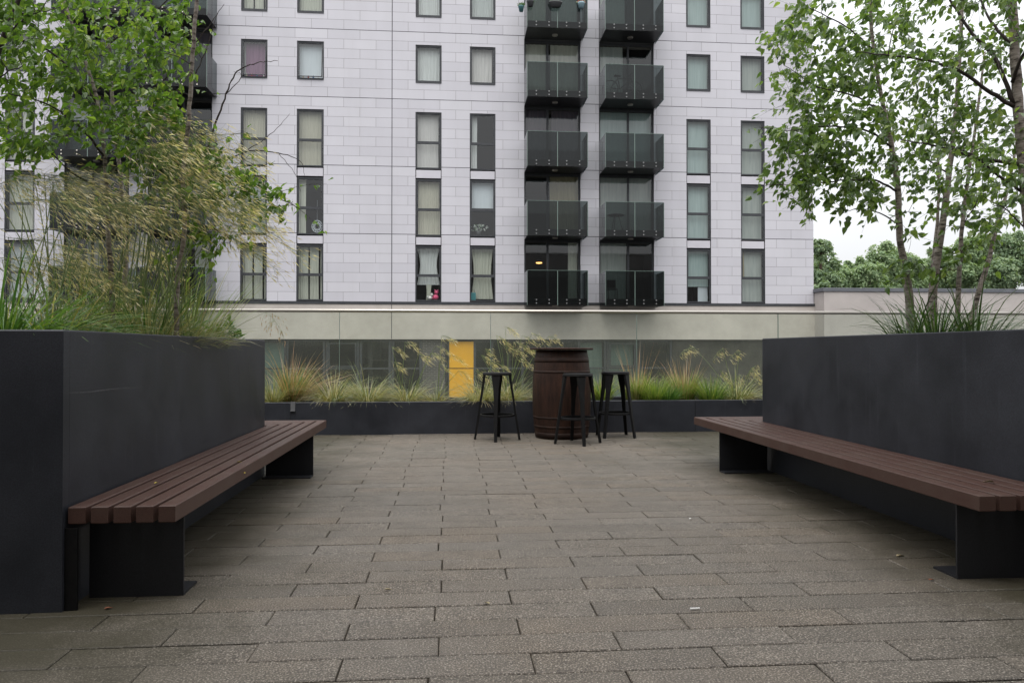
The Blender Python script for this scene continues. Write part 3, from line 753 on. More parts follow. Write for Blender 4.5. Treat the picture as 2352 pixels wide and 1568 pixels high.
for k in range(4):
    ox0, ox1 = ops[k]; fx0, fx1 = fronts[k]
    for lev in range(5):
        zf = Z0 + STOREY*lev + .12
        balcony(ox0, ox1, fx0, fx1, zf, k < 2)
        door(ox0, ox1, zf-.09, zf+STOREY-.30, .42 if k in (0,2) else .54, dsty[k][4-lev])
        if lev < 4:
            m = MB(); m.box(ox0+.002, ox1-.002, Y_F+.09, Y_F+.2, zf+STOREY-.298, zf+STOREY-.092); m.build('floor_edge', M['dark'], bld)
# ground floor behind the balustrade
zg0, zg1 = -3.15, zband1 - .002
yg = Y_F + .12
PX = lambda p: W(p, 850, yg).x
ztr = W(1000, 846, yg).z
m = MB(); m.box(PX(970), PX(1025), yg, yg+.2, zg0, zg1); m.build('brick_pier', M['brick'], bld)
m = MB(); m.box(PX(1545), xr_band, yg+.05, yg+.25, zg0, zg1); m.build('dark_wall', M['darkwall'], bld)
m = MB(); m.box(PX(1029), PX(1090), yg+.02, yg+.07, ztr+.02, zg1-.09); m.box(PX(1029), PX(1090), yg+.02, yg+.07, zg0+.1, ztr-.02)
m.build('yellow_door_panel', M['yellow'], bld)
M['shopblind'] = cloth('dim_green_blind', (.15,.20,.175), (.20,.25,.22))
def shopfront(pxs, blinds=()):
    m = MB(); X = [PX(p) for p in pxs]
    for x in X: m.box(x-.05, x+.05, yg, yg+.1, zg0, zg1)
    for a, c in zip(X[:-1], X[1:]):
        for z in (ztr-.03, zg1-.09, zg0+.01): m.box(a+.051, c-.051, yg+.004, yg+.096, z, z+.07)
    f = m.build('shopfront', M['frame'], bld)
    for i, (a, c) in enumerate(zip(X[:-1], X[1:])):
        p = MB(); p.face([(a+.051,yg+.05,zg0+.08),(c-.051,yg+.05,zg0+.08),(c-.051,yg+.05,zg1-.09),(a+.051,yg+.05,zg1-.09)]); p.build('pane', M['pane'], f)
        if i in blinds:
            drape(a+.08, c-.08, zg0+.3, zg1-.12, yg+.28, 2, .01, 0, 900+i).build('blind', M['shopblind'], f, True)
shopfront((-200,-90,20,130,240,350,470,590,655), (7,))
shopfront((659,744,751,822,829,895,902,966))
shopfront((1025.5,1029,), ()); shopfront((1090.5,1130,1200,1262,1330,1390,1396,1462,1470,1541), (4,6))
m = MB()
for a, c in ((751,822),(1396,1462)):
    x0, x1 = PX(a)+.06, PX(c)-.06
    z0, z1 = ztr+.06, zg1-.14
    m.box(x0, x0+.06, yg-.03, yg-.001, z0, z1); m.box(x1-.06, x1, yg-.03, yg-.001, z0, z1); m.box(x0+.06, x1-.06, yg-.03, yg-.001, z0, z0+.06); m.box(x0+.06, x1-.06, yg-.03, yg-.001, z1-.06, z1)
m.build('opening_sash', M['frame'], bld)

# lamp glowing in the lowest balcony's room
lp = W(1238, 603, Y_F+1.0)
t = thing('pendant_lamp', 'lit orange pendant lamp inside the room behind the lowest centre balcony', 'lamp', lp)
m = MB(); m.lathe([(.02,.13),(.06,.12),(.15,.03),(.16,0)], 20); m.build('lamp_shade', M['dark'], t, True)
em = mat('lamp_glow', (1,.6,.2), .5); pbsdf(em).inputs['Emission Color'].default_value = (1,.5,.14,1); pbsdf(em).inputs['Emission Strength'].default_value = 2.2
m = MB(); m.lathe([(.145,.004),(.12,-.03),(.02,-.05)], 20); m.build('bulb', em, t, True)
m = MB(); m.tube([(0,0,.13),(0,0,.75)], .006, 6); m.build('cord', M['black'], t)

# flower pots hung on the top balcony
zpot = Z0 + STOREY*4 + .12 + 1.12; yp = Y_F - DEP
def pot(px, sc, mt, label, plant, py):
    p = W(px, py, yp - .14)
    t = thing('flower_pot', label, 'flower pot', p, 0, 'pots hung on the top balcony rail')
    m = MB(); m.lathe([(.10*sc[0],-.16),(.14*sc[0],.0),(.15*sc[0],.01),(.15*sc[0],.06),(.12*sc[0],.06)], 18)
    m.v = [(x*sc[1], y, z) for x, y, z in m.v]; m.build('pot', mt, t, True)
    m = MB(); m.tube([(0,.05,.05),(0,.13,.09),(0,.17,.05)], .008, 5); m.build('hook', M['black'], t)
    m = MB(); r = random.Random(int(px))
    for _ in range(70):
        d = Vector((r.uniform(-1,1), r.uniform(-1,1), r.uniform(.1,1.2))); q = Vector((r.uniform(-.1,.1)*sc[1], r.uniform(-.1,.1), .06)) + d*.06
        m.leaf(q, d, Vector((r.uniform(-1,1),-1,r.uniform(0,1))), .08, .045)
    m.build('plant', plant, t)
teal = mat('teal_pot', (.06,.16,.17), .5); grey = mat('grey_pot', (.07,.07,.075), .6); pale = mat('pale_blue_pot', (.28,.42,.48), .5)
pinkfl = foliage('pink_petal', [(0,(.5,.04,.08)),(.5,(.1,.2,.05)),(1,(.6,.35,.4))], .2)
pot(1197, (.8,1), teal, 'small teal flower pot at the left corner of the top balcony', M['sedge'], 18)
pot(1218, (1,1), grey, 'round grey flower pot on the top balcony glass', M['sedge'], 6)
pot(1276, (1,1.9), grey, 'oblong grey trough of plants on the top balcony glass', M['sedge'], 8)
pot(1335, (.95,1), pale, 'pale blue flower pot with pink blooms on the top balcony', pinkfl, 10)

# bicycle on the right-hand balcony, third floor
zf3 = Z0 + STOREY*3 + .12
bpt = Vector((W(1430, 200, Y_F-.75).x, Y_F-.75, zf3-.02))
t = thing('bicycle', 'dark bicycle parked behind the glass of a right column balcony', 'bicycle', bpt, R(4))
for wx in (-.52, .52):
    m = MB(); m.torus((wx,0,.34), .32, .018, 28, 6, axis='y'); wh = m.build('wheel', M['black'], t, True)
    m = MB()
    for k in range(10):
        a = 2*math.pi*k/10; m.tube([(wx,0,.34),(wx+.31*math.cos(a),0,.34+.31*math.sin(a))], .003, 4)
    m.build('spoke', M['alu'], wh)
m = MB()
for a, c in (((-.52,0,.34),(-.12,0,.32)),((-.12,0,.32),(-.22,0,.82)),((-.52,0,.34),(-.2,0,.75)),((-.12,0,.32),(.36,0,.75)),((-.2,0,.75),(.36,0,.78)),((.52,0,.34),(.33,0,.92))):
    m.tube([a,c], .018, 7)
m.build('frame', M['dark'], t)
m = MB(); m.tube([(.33,-.24,.98),(.38,-.15,.96),(.34,0,.94),(.38,.15,.96),(.33,.24,.98)], .014, 6); m.build('handlebar', M['black'], t)
m = MB(); m.prism([(-.36,-.07),(-.08,-.02),(-.08,.02),(-.36,.07)], .83, .89, .01); m.build('saddle', M['black'], t)
# balcony table and chair
def small_table(px, lev, label):
    p = Vector((W(px, 500, Y_F-.7).x, Y_F-.7, Z0+STOREY*lev+.10))
    t = thing('balcony_table', label, 'table', p)
    m = MB(); m.lathe([(.34,.68),(.36,.69),(.36,.71),(.1,.712)], 24); m.build('table_top', M['dark'], t)
    for k in range(3):
        a = 2*math.pi*k/3; m = MB(); m.tube([(.1*math.cos(a),.1*math.sin(a),.69),(.3*math.cos(a),.3*math.sin(a),0)], .014, 6); m.build('leg', M['black'], t)
small_table(1415, 1, 'round dark table on the second right column balcony up')
def balcony_chair(px, lev, label):
    p = Vector((W(px, 500, Y_F-.7).x, Y_F-.7, Z0+STOREY*lev+.10))
    t = thing('balcony_chair', label, 'chair', p)
    m = MB(); m.box(-.21,.21,-.2,.2,.42,.45,b=.006); m.build('seat', M['black'], t)
    m = MB(); m.box(-.21,.21,.2,.23,.5,.85,b=.006); m.build('backrest', M['black'], t)
    for x in (-.19,.19):
        for y in (-.18,.21):
            m = MB(); m.tube([(x,y,0),(x,y,.42 if y < 0 else .8)], .013, 6); m.build('leg', M['black'], t)
balcony_chair(1405, 0, 'dark chair on the lowest right column balcony')

# things on window sills
def at_sill(ci, ri, u, dz=0): x0, x1 = cols[ci]; return Vector((x0+(x1-x0)*u, Y_F+.16, ZT[ri][0]+.085+dz))
p = at_sill(3, 2, .78); pk = mat('pink_plush', (.5,.08,.16), .9); wt = mat('white_plush', (.6,.58,.55), .9)
t = thing('plush_toy', 'pink and white plush toy heap on the sill of the tied curtain window', 'toy', p)
def blob(m, c, r, sx=1, sz=1, n=14):
    prof = [(max(.002, r*math.sin(math.pi*i/8))*sx, -r*sz*math.cos(math.pi*i/8)) for i in range(9)]; m.lathe(prof, n, c)
m = MB(); blob(m, (0,0,.12), .13, 1, .95); blob(m, (.03,-.02,.32), .09); blob(m, (.09,-.02,.40), .035); blob(m, (-.03,-.02,.41), .035); blob(m, (-.12,-.02,.08), .06); m.build('body', pk, t, True)
m = MB(); blob(m, (-.24,-.01,.09), .09, 1.2, 1); blob(m, (-.17,-.03,.22), .07); blob(m, (-.33,-.02,.13), .05); m.build('pale_toy', wt, t, True)
p = at_sill(4, 2, .14); t = thing('shopping_bag', 'small teal bag on the sill of the gathered curtain window', 'bag', p)
m = MB(); m.prism([(-.11,-.05),(.11,-.05),(.11,.05),(-.11,.05)], 0, .32, .012); m.build('bag_body', mat('teal_bag', (.05,.22,.24), .6), t)
m = MB(); m.tube([(-.06,0,.31),(-.05,0,.42),(.05,0,.42),(.06,0,.31)], .008, 6); m.build('handle', M['black'], t)
p = at_sill(2, 1, .74); t = thing('dreamcatcher', 'round woven dreamcatcher hanging in a dark window', 'ornament', p + Vector((0,.0,.28)))
m = MB(); m.torus((0,0,0), .25, .012, 32, 6, axis='y', sx=.86); m.build('hoop', M['frost'], t, True)
m = MB()
for k in range(12):
    a = 2*math.pi*k/12; c = 2*math.pi*(k+3.6)/12
    m.tube([(.215*math.cos(a),0,.25*math.sin(a)),(.215*math.cos(c),0,.25*math.sin(c))], .006, 4)
    m.torus((.12*math.cos(a),0,.14*math.sin(a)), .035, .006, 10, 4, axis='y')
m.build('web', M['frost'], t)
m = MB(); m.tube([(0,0,.25),(0,0,1.1)], .003, 4); m.build('cord', M['frost'], t)
p = at_sill(4, 1, .35); t = thing('potted_flowers', 'pale flowers in a pot on the sill below a frosted pane', 'potted plant', p)
m = MB(); m.lathe([(.07,0),(.1,.16),(.09,.165)], 16); m.build('pot', grey, t, True)
m = MB(); r = random.Random(4)
for _ in range(90):
    d = Vector((r.gauss(0,1), r.gauss(0,.6), r.uniform(-.1,1.3))); m.leaf(Vector((0,0,.2))+d*.16, d, Vector((r.uniform(-1,1),-1,.3)), .07, .05)
m.build('bloom', foliage('pale_petals', [(0,(.12,.2,.12)),(.5,(.4,.42,.42)),(1,(.6,.62,.6))], .2), t)
rb = random.Random(8)
for ci in (1, 2):
    x0, x1 = cols[ci]
    bc = [((.45,.4,.3),'pale'),((.3,.06,.05),'red'),((.06,.12,.2),'blue'),((.5,.5,.48),'white')]
    for k, (c, nm) in enumerate(bc):
        u = .2 + .2*k + rb.uniform(-.03,.03); h = rb.uniform(.1,.16)
        p = Vector((x0+(x1-x0)*u, Y_F+.14, ZS[0][0]+.062))
        m = MB(); m.lathe([(.032,0),(.034,.01),(.034,h*.65),(.012,h*.82),(.012,h),(.009,h)], 12); o = m.build('bottle', mat(nm+'_bottle', c, .35), None, True)
        o.location = p; tag(o, f'small {nm} bottle on the sill of the open {"purple-curtained" if ci == 1 else "frosted"} window', 'bottle', 'bottles on the open window sills')

# the building whose terrace this is, behind the camera
t = thing('terrace_building', 'plain host building at the back of the terrace, behind the viewpoint', 'building', (0,-1.4,0))
m = MB(); m.box(-22, 24, -10, 0, -3.1, 9.5); m.build('wall', mat('host_render', (.30,.29,.28), .7), t)
# ------------------------------------------------------------------ boundary wall at the right
yw = Y_F - .85; zc = W(2000, 661.5, yw).z
xw0 = W(1893, 690, yw).x
t = thing('boundary_wall', 'pale rendered wall with grey coping joining the block at right', 'wall')
m = MB(); m.box(xw0, 40, yw, yw+.4, -3.2, zc-.16); m.box(xr_band+.06, xw0-.001, yw+.1, Y_F+.4, -3.2, zc-.16); m.build('wall_body', M['concrete2'], t)
m = MB(); m.box(xw0-.06, 40, yw-.05, yw+.45, zc-.158, zc, b=.01); m.box(xr_band+.05, xw0-.062, yw+.05, Y_F+.4, zc-.158, zc, b=.01); m.build('coping', M['coping'], t)

# ------------------------------------------------------------------ vegetation
def inpoly(x, y, P):
    c = False; j = len(P)-1
    for i in range(len(P)):
        xi, yi = P[i]; xj, yj = P[j]
        if (yi > y) != (yj > y) and x < (xj-xi)*(y-yi)/(yj-yi)+xi: c = not c
        j = i
    return c
def sample_poly(P, n, r):
    xs = [p[0] for p in P]; ys = [p[1] for p in P]; out = []
    while len(out) < n:
        x, y = r.uniform(min(xs), max(xs)), r.uniform(min(ys), max(ys))
        if inpoly(x, y, P): out.append((x, y))
    return out
def birch(name, label, cat, stems, limbs, regions, leafmat, barkmat, seed, leafL=.05, droop=.5, wind=Vector((-.25,0,0)), group=None, twiglen=.24, perleaf=15, knots=True):
    """stems / limbs: [(px,py,Y), ...] paths with radii; regions: (poly, Ymin, Ymax, ntwigs)"""
    r = random.Random(seed); base = W(*stems[0][0][0]); t = thing(name, label, cat, (base.x, base.y, stems[0][2]), 0, group); org = Vector(t.location)
    nodes = []
    for path, (r0, r1), zb in stems:
        pts = [W(*p) for p in path]; pts[0] = Vector((pts[0].x, pts[0].y, min(pts[0].z, zb)))
        sp = spline(pts, 6); k = len(sp)
        for i in range(1, k-1): sp[i] += Vector((r.uniform(-1,1), r.uniform(-1,1), 0))*.0025
        rad = [(r0 + (r1-r0)*(i/(k-1))**.8)*(1+r.uniform(-.05,.05)) for i in range(k)]
        m = MB(); m.tube([p-org for p in sp], rad, 10)
        m.build('trunk', barkmat, t, True)
        nodes += [(p, rad[i]) for i, p in enumerate(sp) if i > k*.3]
    br = MB()
    for path, (r0, r1) in limbs:
        sp = spline([W(*p) for p in path], 6); k = len(sp)
        for i in range(1, k-1): sp[i] += Vector((r.uniform(-1,1), r.uniform(-1,1), r.uniform(-1,1)))*.004
        rad = [r0+(r1-r0)*i/(k-1) for i in range(k)]
        br.tube([p-org for p in sp], rad, 6); nodes += [(p, rad[i]) for i, p in enumerate(sp)]
    att = []
    for P, ya, yb, n in regions:
        for (x, y) in sample_poly(P, n, r): att.append(W(x, y, r.uniform(ya, yb)))
    NP = [n[0] for n in nodes]; arr = np.array([tuple(p) for p in NP]); rads = [n[1] for n in nodes]
    d0 = [float(np.min(np.linalg.norm(arr-np.array(tuple(a)), axis=1))) for a in att]
    lf = MB()
    for _, a in sorted(zip(d0, att), key=lambda q: q[0]):
        v = arr - np.array(tuple(a)); d = np.linalg.norm(v, axis=1) + np.maximum(0, v[:,2])*.6
        i = int(np.argmin(d)); p = NP[i]; L = (a-p).length
        if L < .04: continue
        mid = (p+a)*.5 + Vector((r.uniform(-.1,.1), r.uniform(-.1,.1), r.uniform(.02,.16)))*L
        sp = spline([p, mid, a], 4); k = len(sp); rr0 = min(rads[i]*.7, .0022+.005*L); 
        rad = [rr0*(1-.7*j/(k-1))+.0006 for j in range(k)]
        br.tube([q-org for q in sp], rad, 4, cap=False)
        new = sp[1:]; NP += new; rads += rad[1:]; arr = np.vstack([arr, np.array([tuple(q) for q in new])])
        # leafy twig drooping from the tip
        dirn = (a-p).normalized(); dirn = (dirn*.7 + Vector((r.uniform(-.6,.6), r.uniform(-.6,.6), r.uniform(-droop,.25))) + wind).normalized()
        tl = twiglen*r.uniform(.6,1.3); tp = [a + dirn*(tl*u) + Vector((0,0,-droop*.35*tl*u*u)) for u in (0,.33,.66,1)]
        br.tube([q-org for q in tp], [.0018,.0014,.001,.0006], 3, cap=False)
        path = sp[max(1,k-4):] + tp[1:]; nl = int(perleaf*r.uniform(.6,1.3))
        for q in range(nl):
            u = q/max(1,nl-1)*(len(path)-1.001); s0 = int(u); pos = path[s0].lerp(path[s0+1], u-s0)
            out = Vector((r.gauss(0,1), r.gauss(0,1), r.gauss(-.25,.7))).normalized()
            pos = pos + out*r.uniform(.008,.03)
            ld = (out*.8 + Vector((0,0,-.55)) + wind*1.5 + dirn*.3).normalized()
            nr = Vector((r.gauss(0,.6), r.gauss(-.15,.6), r.gauss(.75,.5)))
            s = leafL*r.uniform(.6,1.2)
            lf.leaf(pos-org, ld, nr, s, s*r.uniform(.62,.85), r.uniform(.1,.5))
    br.build('branches', M['twig'], t, True)
    lf.build('crown', leafmat, t)
    return t

zsl = ZL - .09; zsr = ZR - .09
# --- left birch
Yt = 5.0
birch('birch_tree', 'leafy green young birch rising from the left planter above golden grass', 'tree',
      stems=[([(405,760,4.6),(408,640,4.55),(425,520,4.5),(420,400,4.45),(432,290,4.4),(441,150,4.35),(452,0,4.3),(462,-140,4.3),(470,-260,4.3)], (.0155,.010), zsl),
             ([(292,760,5.3),(288,640,5.3),(283,520,5.3),(276,400,5.3),(262,280,5.3),(250,100,5.3),(245,-120,5.3),(250,-260,5.3)], (.020,.009), zsl),
             ([(262,760,4.7),(255,640,4.7),(246,500,4.7),(240,360,4.7),(225,240,4.7),(190,120,4.7),(140,-20,4.7),(100,-200,4.7)], (.018,.007), zsl)],
      limbs=[([(240,360,4.7),(190,300,4.6),(110,240,4.5),(20,215,4.4)], (.008,.003)), ([(262,280,5.3),(330,230,5.2),(400,160,5.1)], (.007,.003)),
             ([(246,440,4.7),(170,400,4.6),(90,330,4.5),(10,300,4.4)], (.007,.002)), ([(225,240,4.7),(130,130,4.6),(40,90,4.5),(-40,70,4.5)], (.008,.003)),
             ([(420,400,5.0),(480,400,4.95),(560,415,4.9),(640,455,4.85),(690,480,4.8)], (.008,.002)), ([(424,520,5.0),(470,520,4.9),(520,540,4.8),(530,570,4.8)], (.006,.002)),
             ([(430,300,5.0),(370,220,4.9),(330,120,4.8)], (.007,.003)), ([(250,100,5.3),(340,40,5.2),(420,-30,5.1)], (.008,.003)),
             # bare twigs reaching over the facade
             ([(455,420,5.0),(490,300,5.0),(520,215,5.0),(545,165,5.0),(590,145,5.0),(638,140,5.0)], (.008,.0015)), ([(520,215,5.0),(555,175,5.0),(537,165,5.0)], (.003,.001)),
             ([(448,100,5.0),(480,60,5.0),(515,10,5.0)], (.004,.0015)), ([(440,190,5.0),(475,110,5.0),(500,30,5.0)], (.004,.0015)),
             ([(470,400,5.0),(560,350,5.0),(640,352,5.0),(690,372,5.0),(700,410,5.0)], (.005,.001)), ([(560,350,5.0),(620,310,5.0),(665,262,5.0)], (.003,.001)), ([(640,352,5.0),(675,395,5.0),(690,440,5.0)], (.002,.001))],
      regions=[([(-60,-260),(470,-260),(470,-20),(380,10),(150,10),(-60,20)], 4.2, 5.6, 80),
               ([(0,0),(180,-10),(430,-10),(455,60),(462,110),(440,200),(400,270),(300,300),(200,260),(150,160),(90,80),(0,60)], 4.25, 5.5, 215),
               ([(-50,60),(60,90),(150,180),(220,280),(160,330),(60,310),(-50,300)], 4.1, 5.0, 80),
               ([(-40,300),(110,320),(150,350),(100,360),(-30,350)], 4.2, 4.8, 22),
               ([(200,270),(420,250),(440,330),(400,380),(310,390),(240,350)], 4.4, 5.2, 58),
               ([(360,380),(440,310),(500,350),(540,400),(500,470),(400,470)], 4.4, 5.1, 44),
               ([(480,340),(560,370),(640,430),(690,470),(640,490),(560,470),(490,460)], 4.6, 5.1, 44),
               ([(420,500),(520,510),(540,560),(470,590),(420,570)], 4.6, 5.0, 18)],
      leafmat=M['birchleaf'], barkmat=M['bark'], seed=11, leafL=.048, perleaf=14)
birch('birch_tree', 'slanting slender stem with a few leaves at the top left corner', 'tree',
      stems=[([(-40,760,4.2),(-50,500,4.2),(-40,250,4.2),(5,95,4.2),(45,-10,4.2),(80,-150,4.2)], (.022,.008), zsl)],
      limbs=[([(5,95,4.2),(60,40,4.15),(130,20,4.1)], (.005,.002)), ([(-35,230,4.2),(10,170,4.1),(60,150,4.0)], (.005,.002))],
      regions=[([(-60,-150),(120,-150),(130,40),(60,120),(-60,200)], 3.9, 4.5, 40)], leafmat=M['birchleaf'], barkmat=M['twig'], seed=21, leafL=.05)

# --- right birches
birch('birch_tree', 'multi-stemmed pale birch clump standing in the right planter', 'tree',
      stems=[([(2094,775,5.6),(2085,650,5.6),(2067,550,5.6),(2062,430,5.6),(2047,330,5.6),(2028,240,5.6),(2005,100,5.6),(1990,-120,5.6)], (.034,.011), zsr),
             ([(2138,775,5.8),(2147,640,5.8),(2164,520,5.8),(2180,400,5.8),(2194,270,5.8),(2206,100,5.8),(2212,-150,5.8)], (.036,.013), zsr),
             ([(2128,775,6.0),(2140,640,6.0),(2152,520,6.0),(2156,420,6.0),(2150,280,6.0)], (.022,.008), zsr),
             ([(2195,775,5.5),(2203,640,5.5),(2210,520,5.5),(2224,410,5.5),(2242,280,5.5),(2262,120,5.5)], (.022,.008), zsr),
             ([(2218,775,5.7),(2245,680,5.7),(2270,600,5.7),(2292,510,5.7),(2318,420,5.7),(2340,300,5.7)], (.026,.009), zsr)],
      limbs=[([(2062,515,5.6),(2020,490,5.5),(1975,480,5.4),(1930,490,5.3)], (.006,.002)), ([(2062,440,5.6),(2010,415,5.5),(1930,415,5.4),(1840,425,5.3),(1760,425,5.3)], (.009,.002)),
             ([(2050,340,5.6),(1990,300,5.5),(1900,290,5.4),(1820,300,5.3),(1745,292,5.3)], (.009,.002)), ([(2035,260,5.6),(1960,220,5.5),(1880,200,5.4),(1800,150,5.3)], (.008,.002)),
             ([(2010,120,5.6),(1940,60,5.5),(1860,20,5.4)], (.008,.003)), ([(2180,400,5.8),(2120,360,5.7),(2080,330,5.6)], (.007,.003)), ([(2210,520,5.5),(2250,450,5.4),(2260,400,5.4)], (.005,.002)),
             ([(2290,510,5.7),(2320,470,5.7),(2350,460,5.7)], (.006,.002)), ([(2147,640,5.8),(2110,600,5.7),(2080,590,5.6)], (.004,.001))],
      regions=[([(1810,-10),(2100,-20),(2110,100),(2030,200),(1900,190),(1790,150),(1770,110)], 5.0, 6.1, 95),
               ([(1790,150),(1900,190),(2060,180),(2070,330),(1960,330),(1830,330),(1800,250)], 5.0, 6.1, 90),
               ([(1755,285),(1830,290),(1860,350),(1830,370),(1790,330)], 5.1, 5.6, 14),
               ([(1765,415),(1860,395),(1960,390),(2040,420),(2020,470),(1920,480),(1850,480),(1800,460)], 5.1, 5.8, 46),
               ([(1840,330),(2060,330),(2060,410),(1960,400),(1860,390)], 5.1, 6.0, 40),
               ([(2070,300),(2300,330),(2340,500),(2260,560),(2180,500),(2100,500),(2070,420)], 5.2, 6.2, 72),
               ([(2060,520),(2110,520),(2130,640),(2075,640)], 5.3, 5.9, 7),
               ([(2180,540),(2250,540),(2240,620),(2190,610)], 5.3, 5.8, 6),
               ([(1850,-250),(2350,-250),(2350,0),(1830,0)], 5.0, 6.2, 60)],
      leafmat=M['birchleaf2'], barkmat=M['bark'], seed=33, leafL=.062, wind=Vector((-.2,0,0)), perleaf=15)
birch('birch_tree', 'taller birch trunk at the right edge with long arching leafy limbs', 'tree',
      stems=[([(2420,775,4.3),(2392,650,4.3),(2368,540,4.3),(2353,400,4.3),(2339,250,4.3),(2330,100,4.3),(2318,-120,4.3),(2310,-280,4.3)], (.040,.024), zsr)],
      limbs=[([(2330,245,4.3),(2268,208,4.35),(2208,165,4.4),(2118,137,4.5),(2040,128,4.6),(1968,120,4.7)], (.014,.003)), ([(2338,378,4.3),(2243,362,4.35),(2193,345,4.4),(2130,332,4.5),(2068,320,4.6)], (.012,.003)),
             ([(2348,440,4.3),(2290,400,4.35),(2230,355,4.4),(2180,338,4.5)], (.010,.003)), ([(2330,240,4.3),(2283,130,4.35),(2235,80,4.4),(2183,0,4.5),(2160,-60,4.5)], (.014,.005)),
             ([(2325,190,4.3),(2352,120,4.2),(2390,60,4.1)], (.012,.005)), ([(2318,100,4.3),(2270,40,4.4),(2240,-40,4.5)], (.010,.004)), ([(2350,520,4.3),(2310,480,4.3),(2280,470,4.4)], (.005,.002))],
      regions=[([(2050,-20),(2360,-20),(2370,150),(2250,190),(2120,180),(2060,120)], 4.1, 5.0, 85),
               ([(2060,150),(2250,200),(2360,200),(2360,330),(2200,340),(2080,310)], 4.1, 4.9, 66),
               ([(2180,340),(2360,350),(2360,470),(2280,470),(2200,400)], 4.1, 4.8, 32),
               ([(2100,-250),(2420,-250),(2420,0),(2050,0)], 4.0, 5.0, 50)],
      leafmat=M['birchleaf2'], barkmat=M['bark'], seed=44, leafL=.05, wind=Vector((-.2,0,0)), perleaf=12)

# --- grasses
def base_far(m): return getattr(m, 'far', False)
def blades(m, base, n, L, spread, r, width=.005, lean=Vector((0,0,0)), br=.06, upright=1.0, seg=5):
    for _ in range(int(n*1.5)):
        a = r.uniform(0, 2*math.pi); q = r.random()**.5
        p = base + Vector((math.cos(a)*br*q, math.sin(a)*br*q, 0)); l = L*1.25*r.uniform(.5,1.15)
        d = Vector((math.cos(a), math.sin(a), 0))*(spread*r.uniform(.25,1.15)) + lean*r.uniform(.5,1.3)
        v = Vector((d.x, d.y, upright)).normalized(); curl = r.uniform(.5,1.4)*spread
        pts = []; pos = p.copy(); dirn = v.copy()
        for s in range(seg+1):
            pts.append(pos.copy()); dirn = (dirn + (Vector((d.x,d.y,0))*.22 + Vector((0,0,-.30)))*curl*(s+1)/seg*.9).normalized(); pos = pos + dirn*(l/seg)
        side = dirn.cross(Vector((r.uniform(-.5,.5), r.uniform(-.5,.5), 1)))
        if side.length < 1e-3: side = Vector((1,0,0))
        side.normalize(); wd = width*(1.35 if base_far(m) else 1)*r.uniform(.6,1.3)
        m.ribbon(pts, [wd*.7, wd, wd*.9, wd*.7, wd*.45, wd*.08][:seg+1], side)
def grass_clump(label, base, specs, seed, group, name='ornamental_grass'):
    """specs: list of (part name, material, n, L, spread, width, br, upright)"""
    r = random.Random(seed); t = thing(name, label, 'grass clump', base, 0, group)
    for nm, mt, n, L, spread, width, br, up, lean in specs:
        m = MB(); m.far = base[1] > 8; blades(m, Vector((0,0,-.01)), n, L, spread, r, width, Vector(lean), br, up); m.build(nm, M[mt], t)
    return t
def plume(ms, mk, base, tip, tipdir, r, plen=.4, nspk=46, sl=.03, sw=.0045, stem_w=.0045, wind=Vector((.5,0,-.6)), hang=.12, wild=1.0):
    """one oat stalk: arching stem from base to tip, then an open panicle of hanging spikelets"""
    mid = base.lerp(tip, .55) + Vector((0,0,(tip-base).length*.05)); sp = spline([base, mid, tip], 6)
    end = tip + tipdir*plen; sp2 = spline([tip, tip+tipdir*plen*.5+Vector((0,0,.02)), end], 3)
    al = sp + sp2[1:]; k = len(al)
    ms.tube(al, [stem_w*.5*(1-.75*i/(k-1)) for i in range(k)], 3, cap=False)
    for q in range(nspk):
        u = r.random(); p = sp2[0].lerp(sp2[-1], u) if True else None
        i = min(len(sp2)-2, int(u*(len(sp2)-1))); p = sp2[i].lerp(sp2[i+1], u*(len(sp2)-1)-i)
        o = Vector((r.gauss(0,1), r.gauss(0,1), r.gauss(-.1,.8))).normalized()*hang*wild*(1-.55*u)*r.uniform(.3,1.2) + wind*hang*r.uniform(.1,.7)*(2-wild)
        e = p + o
        ms.tube([p, p+o*.55+Vector((0,0,.006)), e], [.0006,.0005,.0004], 3, cap=False)
        d = (wind + o.normalized()*.35 + Vector((r.gauss(0,.18), r.gauss(0,.18), r.gauss(0,.18)))).normalized(); s = sl*r.uniform(.7,1.25)
        sd2 = d.cross(Vector((r.uniform(-1,1), r.uniform(-1,1), r.uniform(-1,1)))); 
        if sd2.length < 1e-3: continue
        sd2.normalize(); h = sw*.5
        i0 = len(mk.v); mk.v.extend([tuple(e), tuple(e+d*s*.3+sd2*h), tuple(e+d*s), tuple(e+d*s*.3-sd2*h)]); mk.f.append((i0,i0+1,i0+2,i0+3)); mk.m.append(0)
def oat_clump(label, base, plist, seed, group, foliage_specs, sl=.032, sw=.005, nspk=46, plen=.4, wind=Vector((.5,0,-.55)), stem_w=.005, hang=.12, br=.09, wild=1.0):
    """plist: [(tip point, tip direction)]"""
    r = random.Random(seed); t = thing('golden_oat_grass', label, 'grass clump', base, 0, group)
    for nm, mt, n, L, spread, width, bb, up, lean in foliage_specs:
        m = MB(); m.far = base[1] > 8; blades(m, Vector((0,0,-.01)), n, L, spread, r, width, Vector(lean), bb, up); m.build(nm, M[mt], t)
    bv = Vector(base)
    for tip, td in plist:
        a = r.uniform(0,6.28); q = br*r.random()**.5; ms, mk = MB(), MB()
        plume(ms, mk, Vector((q*math.cos(a), q*math.sin(a), -.01)), tip-bv, td.normalized(), r, plen*r.uniform(.75,1.2), int(nspk*r.uniform(.7,1.3)), sl, sw, stem_w, wind, hang, wild)
        o = ms.build('stalk', M['stalk'], t, True); mk.build('seed_head', M['spike'], o)  # golden seed head made of loose, separate spikelets
    return t

